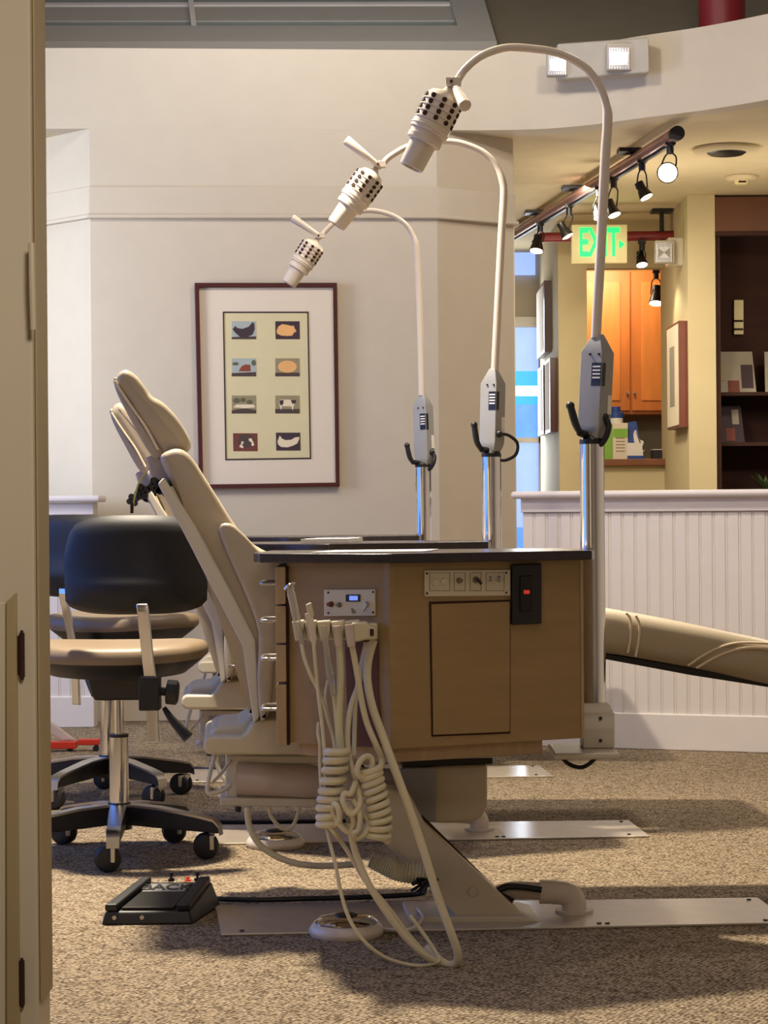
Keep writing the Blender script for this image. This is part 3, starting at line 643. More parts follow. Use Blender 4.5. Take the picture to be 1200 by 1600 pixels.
# seat and leg rest
o_ = [(440, 905), (560, 930), (700, 940), (850, 948), (946, 954), (1000, 964), (1100, 982), (1200, 1003), (1280, 1022), (1290, 1050), (1270, 1078), (1200, 1070), (1100, 1048), (1000, 1030), (946, 1022), (850, 1015), (600, 1010), (450, 1000)]
b = bm_new(); pillow(b, [cp(x, y) for x, y in o_], W*.52, .035, 6, 3); seat = obj('seat', b, M['uphol'], t, smooth=True)
b = bm_new(); slab(b, [cp(x, y, YC+.03) for x, y in ((560, 1010), (946, 1022), (1080, 1044), (1280, 1080), (1280, 1086), (1080, 1055), (946, 1030), (560, 1020))], W*.46); obj('seat_board', b, M['black'], t)
for pth in (((978, 958), (985, 968), (985, 995), (981, 1020)), ((993, 962), (999, 975), (998, 1000), (993, 1026)), ((1075, 1040), (1110, 1018), (1150, 1005), (1210, 1006)), ((1088, 1044), (1120, 1026), (1160, 1013), (1210, 1013))):
    b = bm_new(); tube(b, [cp(x, y, YC-.001) for x, y in pth], .003, 8); obj('seam_piping', b, M['piping'], seat, smooth=True)
# plastic sheet rumpled on the leg rest
# stepped cream base cover
o_ = [(318, 1172), (318, 1158), (326, 1151), (376, 1151), (384, 1146), (392, 1132), (404, 1124), (430, 1122), (640, 1122), (640, 1180), (326, 1180)]
b = bm_new(); slab(b, [cp(x, y, 5.24) for x, y in o_], W*.42); obj('base_cover', b, M['cream'], t, bevel=.012)
o_ = [(324, 1160), (330, 1142), (340, 1134), (376, 1132), (386, 1122), (396, 1115), (430, 1113), (640, 1113), (640, 1160)]
b = bm_new(); slab(b, [cp(x, y, 5.31) for x, y in o_], W*.3); obj('base_shroud', b, M['cream'], t, bevel=.012)
b = bm_new(); slab(b, [cp(x, y, 5.34) for x, y in ((352, 1180), (640, 1180), (640, 1195), (372, 1195), (372, 1247), (352, 1247))], W*.24); obj('end_block', b, M['creamw'], t, bevel=.006)
b = bm_new(); cyl(b, cp(371, 1216, 5.34), cp(640, 1228, 5.34), .040, seg=32); obj('drive_tube', b, M['pinkgrey'], t, smooth=True)
b = bm_new(); slab(b, [cp(x, y, 5.33) for x, y in ((343, 1246), (500, 1248), (500, 1262), (345, 1259))], W*.22); obj('lower_plate', b, M['creamw'], t, bevel=.004)
for q_ in ((372, 1260), (378, 1180)):
    b = bm_new(); cyl(b, cp(q_[0], q_[1], 5.38), cp(q_[0], q_[1]+8, 5.38), .008, seg=12); obj('bolt', b, M['black'], t, smooth=True)
b = bm_new(); tube(b, [cp(x, y, 5.3) for x, y in ((336, 1178), (330, 1200), (324, 1232), (330, 1240), (350, 1234), (360, 1226))], .0055, 10); tube(b, [cp(360, 1188, 5.34), cp(346, 1208, 5.32), cp(331, 1224, 5.3)], .004, 8); obj('foot_bar', b, M['creamw'], t, smooth=True)
# hub box and slanted lift strut
o_ = [(628, 1198), (762, 1194), (762, 1262), (752, 1278), (738, 1286), (690, 1287), (628, 1282)]
b = bm_new(); slab(b, [cp(x, y, 5.3) for x, y in o_], Vector((-.02, .26, 0))); obj('lift_housing', b, M['cream'], t, bevel=.01)
b = bm_new(); slab(b, [cp(x, y, 5.29) for x, y in ((628, 1188), (770, 1184), (770, 1194), (628, 1199))], W*.28); obj('housing_lip', b, M['blackm'], t, bevel=.003)
b = bm_new(); slab(b, [cp(x, y, 5.295) for x, y in ((625, 1200), (681, 1199), (681, 1284), (625, 1280))], (0, -.012, 0)); obj('housing_side', b, M['grey'], t, bevel=.004)
o_ = [(575, 1225), (640, 1240), (664, 1286), (820, 1432), (820, 1440), (722, 1440), (706, 1425), (606, 1322), (560, 1262)]
b = bm_new(); slab(b, [cp(x, y, 5.16) for x, y in o_], W*.13); st = obj('lift_strut', b, M['cream'], t, bevel=.006)
b = bm_new(); c = cp(739, 1393, 5.157); lathe(b, c, c+Vector((0, -.002, 0)), [(.0115, 0), (.010, 1)], 20); obj('strut_disc', b, M['cream'], st, smooth=True)
b = bm_new(); slab(b, [cp(x, y, 5.13) for x, y in ((640, 1434), (812, 1432), (848, 1440), (848, 1451), (640, 1454))], W*.22); obj('foot_plate', b, M['cream'], t, bevel=.004)
b = bm_new(); tube(b, [cp(x, y, 5.22) for x, y in ((655, 1278), (700, 1322), (740, 1362), (770, 1392), (800, 1410))], .010, 8); obj('strut_cable', b, M['brown'], t, smooth=True)
b = bm_new(); tube(b, [cp(x, y, 5.27) for x, y in ((386, 1262), (390, 1292), (408, 1322), (446, 1344), (496, 1353), (560, 1350))], .0078, 10); obj('supply_hose', b, M['hose'], t, smooth=True)
b = bm_new(); tube(b, [cp(x, y, 5.35) for x, y in ((420, 1258), (424, 1276), (440, 1294), (456, 1292), (466, 1270), (470, 1248))], .005, 10); obj('supply_hose', b, M['hose'], t, smooth=True)
add_all(t, ('beige dental chair in the middle of the three, mostly hidden behind the nearest one', 'farthest beige dental chair, nearly hidden behind the others'), (D2+Vector((-.01, 0, -.015)), D3+Vector((.09, 0, -.015))))

# utility elbow with dark hose, on the plate
def elbow(px=885, label=''):
    t = thing('pipe_elbow', onz(893, 1430, .006), label, 'pipe elbow', 'white pipe elbows on the floor plates')
    b = bm_new(); tube(b, [cp(x, y, 5.25) for x, y in ((843, 1393), (868, 1394), (886, 1397), (896, 1408), (897, 1430))], .029, 24, 5); obj('elbow', b, M['lightcream'], t, smooth=True)
    b = bm_new(); c = cp(897, 1430, 5.25); cyl(b, (c.x, c.y, .006), (c.x, c.y, .012), .045, seg=28); obj('flange', b, M['lightcream'], t, smooth=True)
    return t
t = elbow(label='white pipe elbow on the nearest floor plate beside the strut foot')
copy_tree(t, None, D2, 'white pipe elbow on the middle floor plate below the lift housing')
t = bpy.data.objects['pipe_elbow']
b = bm_new(); tube(b, [cp(x, y, 5.25) for x, y in ((745, 1388), (768, 1400), (800, 1391), (846, 1392))], .021, 16); o = obj('drain_hose', b, M['pinkgrey'], smooth=True); tag(o, 'pinkish grey drain hose running from the strut into the white elbow', 'hose')
b = bm_new(); tube(b, [cp(x, y, 5.215) for x, y in ((745, 1376), (765, 1396), (790, 1386), (815, 1386), (846, 1390))], .008, 12); o = obj('black_cord', b, M['black'], smooth=True); tag(o, 'black cord lying over the drain hose by the white elbow', 'cord')
# corrugated hose
P = cr([cp(x, y, 5.12) for x, y in ((578, 1344), (600, 1352), (630, 1362), (668, 1366))], 22)
b = bm_new(); n = len(P)-1; tube(b, P, lambda s: .016+.009*min(1, s*2)+.0018*math.cos(s*2*PI*24), 16, 0); o = obj('corrugated_hose', b, M['hoseg'], smooth=False); tag(o, 'cream corrugated hose behind the hanging tubing', 'hose')
b = bm_new(); c = cp(660, 1383, 5.1); 
for k in range(14):
    a = Vector((random.uniform(-.03, .03), random.uniform(-.02, .02), random.uniform(-.02, .02))); tube(b, [c+a, c+a*.2+Vector((.015, 0, .01)), c-a+Vector((.01, 0, 0))], .004, 6)
o = obj('tied_cords', b, M['black'], smooth=True); tag(o, 'bundle of tied black cords beside the corrugated hose', 'cords')

# ---- side cabinet
PL0, PL1 = Vector((*pl(449, 4.90, 1000), 0)), Vector((*pl(600, 4.765, 1000), 0))
PR0, PR1 = Vector((*pl(618, 4.755, 1000), 0)), Vector((*pl(908, 4.94, 1000), 0))
ZB, ZC = .455, .858
def fn(a, c):
    d = (c-a).normalized(); n = Vector((d.y, -d.x, 0)); return n if n.y < 0 else -n
NL, NR = fn(PL0, PL1), fn(PR0, PR1)
def fL(px, py, o=0): return onplane(px, py, PL0+NL*o, NL)
def fR(px, py, o=0): return onplane(px, py, PR0+NR*o, NR)
back = [Vector((PR1.x-.01, 5.17, 0)), Vector((PL0.x-.005, 5.17, 0))]
t = thing('dental_cabinet', ((PL0.x+PR1.x)/2, 4.95, ZB), 'nearest wood-laminate dental cabinet with control panels and hanging tubing', 'cabinet', 'dental cabinets in a row')
b = bm_new(); prism(b, [PL0.xy, PL1.xy, ((PL1.x+PR0.x)/2, 4.752), PR0.xy, PR1.xy, back[0].xy, back[1].xy], ZB, ZC); obj('body', b, M['wood'], t)
b = bm_new(); q = [Vector((PR1.x-.001, PR1.y-.002, 0)), Vector((PR1.x+.006, PR1.y+.003, 0)), Vector((PR1.x+.006, 5.16, 0)), Vector((PR1.x-.001, 5.16, 0))]; prism(b, [v.xy for v in q], ZB, ZC); obj('side_panel', b, M['woodedge'], t)
b = bm_new(); prism(b, [(PL0.x+.02, 4.95), (PL1.x, 4.80), (PR0.x, 4.79), (PR1.x-.09, 4.93), (PR1.x-.09, 5.15), (PL0.x+.02, 5.15)], ZB-.034, ZB-.001); obj('base_panel', b, M['woodedge'], t, bevel=.004)
# worktop
cpl = [pl(396, 4.93, 870), pl(405, 4.865, 870), pl(560, 4.74, 870), pl(612, 4.715, 870), pl(925, 4.90, 870), pl(929, 4.95, 870), (at(915, 870, 5.09).x, 5.08), (at(880, 870, 5.2).x, 5.19), (PL0.x-.05, 5.19)]
b = bm_new(); prism(b, cpl, ZC, ZC+.021); obj('worktop', b, M['counter'], t, bevel=.003)
# drawers facing left, seen edge on
def pz(py, Y=4.95, px=440): return at(px, py, Y).z
xd0 = at(432, 1000, 4.92).x; xd1 = at(448, 1000, 4.92).x
for (y0, y1, yh) in ((884, 942, 911), (945, 1002, 969), (1005, 1062, 1028), (1066, 1160, 1106)):
    zt_, zb_ = pz(y0), pz(y1)
    b = bm_new(); box(b, (xd0, 4.885, zb_), (xd1, 5.17, zt_)); dr = obj('drawer', b, M['woodedge'], t, bevel=.002)
    zh = pz(yh); b = bm_new(); tube(b, [Vector((xd0+.003, 4.91, zh)), Vector((xd0-.028, 4.915, zh)), Vector((xd0-.034, 4.935, zh)), Vector((xd0-.034, 5.02, zh)), Vector((xd0-.028, 5.035, zh)), Vector((xd0+.003, 5.04, zh))], .0042, 10, 3); obj('handle', b, M['steel'], dr, smooth=True)
b = bm_new(); box(b, (xd1-.0005, 4.893, pz(1160)), (PL0.x+.004, 5.17, pz(884))); obj('drawer_frame', b, M['brown'], t)
# access door
b = bm_new(); slab(b, [fR(670, 940, .0), fR(797, 937, .0), fR(797, 1146, .0), fR(674, 1151, .0)], NR*.0012); o = obj('door_gap', b, M['brown'], t)
b = bm_new(); slab(b, [fR(673, 944, .0), fR(795, 940, .0), fR(795, 1143, .0), fR(676, 1148, .0)], NR*.005); obj('door', b, M['wood'], t, bevel=.0008)
# right control panel
def panel(fun, N, rc, knobs, label):
    (x0, y0, x1, y1) = rc; b = bm_new(); slab(b, [fun(x0, y0, .0), fun(x1, y0-.008*(x1-x0), .0), fun(x1, y1-.008*(x1-x0), .0), fun(x0, y1, .0)], N*.006)
    o = obj('control_panel', b, M['panel'], t, bevel=.002, label=label)
    for cx, cy in ((x0+5, y0+5), (x1-5, y0+4), (x0+5, y1-5), (x1-5, y1-6)):
        b = bm_new(); c = fun(cx, cy, .006); lathe(b, c, c+N*.002, [(.0025, 0), (.002, 1)], 10); obj('screw', b, M['brown'], o, smooth=True)
    for (cx, cy, r, ln, mm) in knobs:
        b = bm_new(); c = fun(cx, cy, .006); lathe(b, c, c+N*ln, [(r*1.25, 0), (r*1.25, .2), (r, .25), (r*.85, 1)], 18); obj('knob', b, M[mm], o, smooth=True)
    return o
o = panel(fR, NR, (662, 891, 796, 932), ((680, 910, .0085, .004, 'panel'), (693, 909, .0085, .004, 'panel'), (717, 907, .0055, .012, 'knobg'), (743, 906, .0062, .016, 'knobg'), (766, 905, .005, .012, 'steel'), (780, 905, .006, .012, 'steel')), 'cream plate with six round controls')
for (x0, x1) in ((671, 703), (709, 727), (734, 752), (759, 788)):
    b = bm_new()
    for (a, c_, d_, e_) in ((x0, 894.5, x1, 895.3), (x0, 922.5, x1, 923.3), (x0, 894.5, x0+.8, 923.3), (x1-.8, 894.5, x1, 923.3)): slab(b, [fR(a, c_, .006), fR(d_, c_, .006), fR(d_, e_, .006), fR(a, e_, .006)], NR*.0006)
    obj('outline', b, M['knobg'], o)
b = bm_new(); slab(b, [fR(741, 904, .022), fR(745, 903, .022), fR(753, 911, .022), (fR(750, 914, .022))], NR*.005); obj('toggle', b, M['black'], o, bevel=.001)
# left control panel
o = panel(fL, NL, (508, 921, 588, 963), ((518, 944, .0052, .014, 'artbrown'), (531, 945, .0045, .012, 'knobg'), (573, 944, .005, .010, 'steel')), 'cream plate with a small lit screen')
b = bm_new(); slab(b, [fL(541, 929, .006), fL(563, 929, .006), fL(563, 940, .006), fL(541, 940, .006)], NL*.003); s_ = obj('screen_bezel', b, M['black'], o, bevel=.0008)
b = bm_new(); slab(b, [fL(546, 931, .009), fL(559, 931, .009), fL(559, 938, .009), fL(546, 938, .009)], NL*.0008); obj('screen', b, M['screen'], s_)
b = bm_new(); slab(b, [fL(573, 943, .016), fL(576, 945, .016), fL(570, 955, .016), fL(567, 954, .016)], NL*.005); obj('toggle', b, M['steel'], o, bevel=.001)
b = bm_new(); slab(b, [fL(550, 950, .006), fL(556, 956, .006), fL(551, 958, .006)], NL*.004); obj('pointer', b, M['knobg'], o)
# black switch plate
b = bm_new(); slab(b, [fR(797, 882, .0), fR(843, 880, .0), fR(843, 974, .0), fR(797, 976, .0)], NR*.012); o = obj('switch_plate', b, M['black'], t, bevel=.003)
b = bm_new(); slab(b, [fR(812, 900, .012), fR(832, 899, .012), fR(832, 955, .012), fR(812, 956, .012)], NR*.004); obj('rocker', b, M['blackm'], o, bevel=.002)
b = bm_new(); slab(b, [fR(818, 922, .016), fR(827, 922, .016), fR(827, 928, .016), fR(818, 928, .016)], NR*.002); obj('red_lamp', b, M['redlight'], o, bevel=.0008)
# lamp bracket under the right end
b = bm_new(); zb_ = at(930, 1168, 5.1).z; box(b, (at(860, 1160, 5.1).x, 4.98, zb_-.014), (at(960, 1170, 5.1).x, 5.19, zb_)); obj('bracket_arm', b, M['creamw'], t, bevel=.004)
add_all(t, ('middle dental cabinet, its dark worktop showing above the nearest one', 'farthest dental cabinet, only its dark worktop edge showing'))

# worktop papers
for (x0, x1, Yc, zt_, lab, dv) in ((488, 688, 4.93, ZC+.0215, 'white papers lying on the nearest dark worktop', Vector()), (472, 566, 6.25, ZC+.0215, 'small stack of white papers on the middle worktop', Vector())):
    p0, p1 = at(x0, 860, Yc), at(x1, 860, Yc); b = bm_new(); hexa(b, [(p0.x, Yc-.1, zt_), (p1.x-.04, Yc-.07, zt_), (p1.x, Yc+.14, zt_), (p0.x+.05, Yc+.12, zt_)]+[(a, c_, zt_+(.002 if Yc < 5 else .012)) for a, c_ in ((p0.x, Yc-.1), (p1.x-.04, Yc-.07), (p1.x, Yc+.14), (p0.x+.05, Yc+.12))])
    o = obj('paper_sheets', b, M['paper']); tag(o, lab, 'papers')

# ---- handpiece holders and hanging tubing
YHo = 4.70
t = thing('handpiece_rack', at(525, 985, YHo+.05), 'cream rack of handpiece holders on the nearest cabinet', 'rack')
b = bm_new(); slab(b, [at(x, y, YHo+.045) for x, y in ((460, 974), (590, 974), (590, 1000), (460, 1000))], (0, .05, 0)); obj('back_bar', b, M['cream'], t, bevel=.004)
for i, (x, w_) in enumerate(((463, 15), (483, 15), (503, 18), (525, 18), (547, 20))):
    b = bm_new(); slab(b, [at(x-w_/2+xx, y, YHo+.01) for xx, y in ((0, 971), (w_+5, 969), (w_+2, 998), (6, 1003))], (0, .045, 0)); obj('holder', b, M['cream'], t, bevel=.004)
b = bm_new(); slab(b, [at(x, y, YHo-.012) for x, y in ((549, 973), (573, 972), (580, 980), (588, 982), (588, 1000), (574, 999), (556, 1004), (546, 998))], (0, .06, 0)); obj('end_block', b, M['cream'], t, bevel=.005)
b = bm_new(); slab(b, [at(x, y, YHo+.0) for x, y in ((578, 982), (584, 982), (584, 993), (578, 993))], (0, -.014, 0)); obj('socket', b, M['brown'], t)
b = bm_new(); slab(b, [fL(x, y, .0) for x, y in ((540, 1000), (592, 1000), (592, 1080), (600, 1166), (545, 1166))], NL*.003); obj('cover_panel', b, M['brown2'], t)

def hang(label, paths, tip=None, mname='hose'):
    p = paths[0][0]; t = thing('dental_handpiece', at(p[0], p[1], YHo), label, 'handpiece', 'handpieces and tubing on the nearest cabinet')
    for (pts, r) in paths and [(q[0:], None) for q in []] or []: pass
    return t
def hose(t, pts, r, Y=YHo, m_='hose', name='hose'):
    b = bm_new(); tube(b, [at(p[0], p[1], p[2] if len(p) > 2 else Y) for p in pts], r, 10, 5); return obj(name, b, M[m_], t, smooth=True)
def hthing(x, y, label): return thing('dental_handpiece', at(x, y, YHo), label, 'handpiece', 'handpieces hanging from the cream rack')
# 1 syringe
t = hthing(470, 1000, 'leftmost clear-barrelled handpiece standing tall in the rack with slim tubing')
b = bm_new(); lathe(b, at(472, 1008, YHo), at(452, 914, YHo), [(.0035, 0), (.0065, .12), (.0085, .45), (.0095, .85), (.008, .9), (.010, .94), (.007, 1)], 16); obj('barrel', b, M['clear'], t, smooth=True)
b = bm_new(); tube(b, [at(446, 921, YHo), at(452, 915, YHo-.01), at(460, 913, YHo)], .0045, 8); obj('nozzle', b, M['chrome'], t, smooth=True)
hose(t, [(471, 1006), (476, 1030), (486, 1056), (497, 1078, 4.71), (506, 1100, 4.72), (514, 1130, 4.73), (520, 1150, 4.73), (524, 1175, 4.71)], .0042)
# coil 1
def coil(t, axis, R, r, turns, Y, flat=.55, m_='hose', name='coiled_hose'):
    P = cr([at(x, y, Y) for x, y in axis], 30); n = len(P)-1; pts = []
    L = sum((P[i+1]-P[i]).length for i in range(n)); steps = int(turns*16)
    for k in range(steps+1):
        f = k/steps*n; i = min(int(f), n-1); c = P[i].lerp(P[i+1], f-i); T = (P[i+1]-P[i]).normalized()
        a = T.cross(Vector((0, 1, 0))).normalized(); bb = T.cross(a); ph = 2*PI*k/16
        pts.append(c+(a*math.cos(ph)+bb*math.sin(ph))*R*(1+.04*math.sin(k*.37)))
    b = bm_new(); tube(b, pts, r, 8, 0); return obj(name, b, M[m_], t, smooth=True)
coil(t, [(527, 1172), (524, 1200), (519, 1235), (515, 1262), (514, 1288)], .0215, .0088, 8.5, 4.68)
hose(t, [(508, 1285), (520, 1298, 4.66), (535, 1318), (552, 1345), (570, 1375), (590, 1398), (612, 1425), (640, 1462), (668, 1492, 4.70), (684, 1502, 4.69)], .0048)
# 2
t = hthing(490, 1000, 'second handpiece from the left with a square cream head')
b = bm_new(); lathe(b, at(491, 1008, YHo), at(482, 958, YHo), [(.004, 0), (.0075, .2), (.009, 1)], 16); obj('barrel', b, M['lightcream'], t, smooth=True)
b = bm_new(); slab(b, [at(x, y, YHo-.008) for x, y in ((477, 945), (486, 941), (491, 962), (482, 966))], (0, .016, 0)); obj('head', b, M['cream'], t, bevel=.003)
hose(t, [(490, 1004), (494, 1050), (498, 1090), (503, 1130), (507, 1175), (509, 1220, 4.71), (508, 1270, 4.70), (514, 1310, 4.68), (524, 1350, 4.66), (534, 1400, 4.65), (548, 1440, 4.64), (572, 1474, 4.63), (606, 1498, 4.64), (650, 1509, 4.66), (682, 1504, 4.67), (684, 1494, 4.68), (668, 1468, 4.69), (640, 1430, 4.70)], .0042)
# 3 suction
t = hthing(508, 985, 'third handpiece from the left, clear suction tip hanging upside down')
hose(t, [(506, 978), (508, 1000), (512, 1030), (517, 1062)], .0065, 4.69, 'clear', 'suction_tube')
b = bm_new(); lathe(b, at(511, 1025, 4.69), at(521, 1086, 4.69), [(.006, 0), (.0105, .5), (.009, .52), (.007, .75), (.006, 1)], 14); obj('connector', b, M['clear'], t, smooth=True)
hose(t, [(521, 1084), (524, 1110), (527, 1150), (529, 1180)], .0046, 4.7, 'hoseg')
hose(t, [(512, 1062, 4.74), (508, 1090, 4.74), (514, 1120, 4.74), (520, 1145, 4.74)], .003, 4.74)
# 4 thick
t = hthing(528, 1000, 'fourth handpiece from the left on thick greenish tubing')
b = bm_new(); lathe(b, at(526, 978, YHo-.005), at(530, 1010, YHo-.005), [(.010, 0), (.010, .7), (.0085, 1)], 16); obj('valve', b, M['pinkgrey'], t, smooth=True)
hose(t, [(530, 1004), (532, 1050), (531, 1090), (530, 1130), (532, 1165), (534, 1185)], .0082, YHo, 'hoseg')
hose(t, [(546, 1286, 4.67), (552, 1320, 4.67), (562, 1350, 4.67), (578, 1385, 4.66), (600, 1420, 4.66), (630, 1460, 4.66), (662, 1492, 4.66), (686, 1505, 4.68)], .0075, 4.68, 'hose')
# 5
t = hthing(548, 1000, 'fifth handpiece from the left, tubing sweeping into the right coil')
b = bm_new(); lathe(b, at(545, 976, YHo-.01), at(549, 1010, YHo-.01), [(.010, 0), (.010, .7), (.0085, 1)], 16); obj('valve', b, M['pinkgrey'], t, smooth=True)
hose(t, [(549, 1004), (554, 1030), (560, 1065), (566, 1100), (574, 1132), (588, 1165), (596, 1185, 4.71), (594, 1200, 4.70), (584, 1210, 4.69)], .0068)
coil(t, [(578, 1203), (583, 1225), (590, 1255), (594, 1285), (590, 1312)], .0205, .0076, 10, 4.67)
b = bm_new(); c = at(570, 1198, 4.655); 
pts = [c+Vector((math.cos(a)*.016, math.cos(a)*.01, math.sin(a)*.021-.35*math.cos(a)*-.02)) for a in [2*PI*k/14 for k in range(15)]]
tube(b, pts, .0062, 10, 2); obj('coil_end', b, M['hose'], t, smooth=True)
# 6 long thick loop
t = thing('suction_hose', at(580, 1000, YHo), 'long thick cream hose sweeping down right and looping on the carpet', 'hose')
hose(t, [(584, 1000, 4.74), (576, 1030, 4.74), (574, 1062, 4.73), (582, 1105, 4.72), (598, 1150, 4.71), (618, 1205, 4.69), (642, 1270, 4.67), (662, 1330, 4.66), (682, 1395, 4.65), (700, 1445, 4.64), (714, 1484, 4.64), (714, 1503, 4.65), (702, 1508, 4.67), (686, 1500, 4.69), (668, 1480, 4.72)], .0092)
t = thing('crossed_hose', at(570, 1040, YHo), 'slim cream hose crossing behind the right tubing', 'hose')
hose(t, [(578, 1004, 4.75), (568, 1035, 4.75), (560, 1070, 4.74), (548, 1105, 4.72), (543, 1150, 4.71), (546, 1185, 4.70), (553, 1210, 4.69), (560, 1232, 4.68), (556, 1260, 4.67), (548, 1280, 4.67)], .0062)
hose(t, [(572, 1004, 4.76), (562, 1050, 4.75), (556, 1090, 4.73), (554, 1140, 4.73), (553, 1180, 4.72)], .0052, m_='hoseg')
# knot
t = thing('knotted_hose', at(550, 1260, 4.66), 'knot of cream tubing between the two coiled hoses', 'hose')
hose(t, [(518, 1292, 4.67), (530, 1282, 4.65), (528, 1262, 4.64), (522, 1256, 4.65), (520, 1270, 4.66), (532, 1290, 4.655), (545, 1300, 4.66), (552, 1285, 4.66), (548, 1265, 4.65)], .0062)
hose(t, [(556, 1222, 4.66), (548, 1240, 4.65), (538, 1240, 4.65), (536, 1256, 4.645), (548, 1272, 4.645), (560, 1262, 4.65), (562, 1244, 4.66), (556, 1222, 4.67)], .0065)
hose(t, [(552, 1250, 4.66), (562, 1272, 4.65), (560, 1296, 4.65), (552, 1302, 4.65), (558, 1310, 4.66), (572, 1300, 4.66), (576, 1284, 4.67), (566, 1270, 4.67)], .006)
hose(t, [(500, 1160, 4.74), (498, 1130, 4.73), (497, 1145, 4.72), (500, 1165, 4.72), (500, 1200, 4.73), (504, 1260, 4.72)], .004)

# ---- foot rheostat discs
def disc(c, label, rot=0):
    t = thing('foot_pedal', c, label, 'foot pedal', 'round foot pedals')
    b = bm_new(); lathe(b, c, c+Vector((0, 0, .028)), [(.083, 0), (.086, .2), (.086, .5), (.076, .95), (.07, 1)], 40); obj('base', b, M['lightcream'], t, smooth=True)
    b = bm_new(); lathe(b, c+Vector((0, 0, .028)), c+Vector((0, 0, .044)), [(.073, 0), (.073, .2), (.06, .8), (.04, 1)], 40); obj('disc', b, M['chrome'], t, smooth=True)
    b = bm_new(); lathe(b, c+Vector((0, 0, .04)), c+Vector((0, 0, .05)), [(.03, 0), (.026, .7), (.012, 1)], 24); obj('cap', b, M['blackm'], t, smooth=True)
    return t
c = onz(541, 1460, 0); disc(c, 'round chrome foot pedal on the carpet under the hanging tubing')
c2 = onz(430, 1322, 0); disc(c2, 'round chrome foot pedal farther back beside the middle floor plate')
b = bm_new(); tube(b, [c+Vector((.085, 0, .012)), at(640, 1452, 4.98), at(660, 1435, 5.05), onz(652, 1420, .02)], .004, 8); o = obj('pedal_cord', b, M['lightcream'], smooth=True); tag(o, 'pale cord running right from the near foot pedal', 'cord')

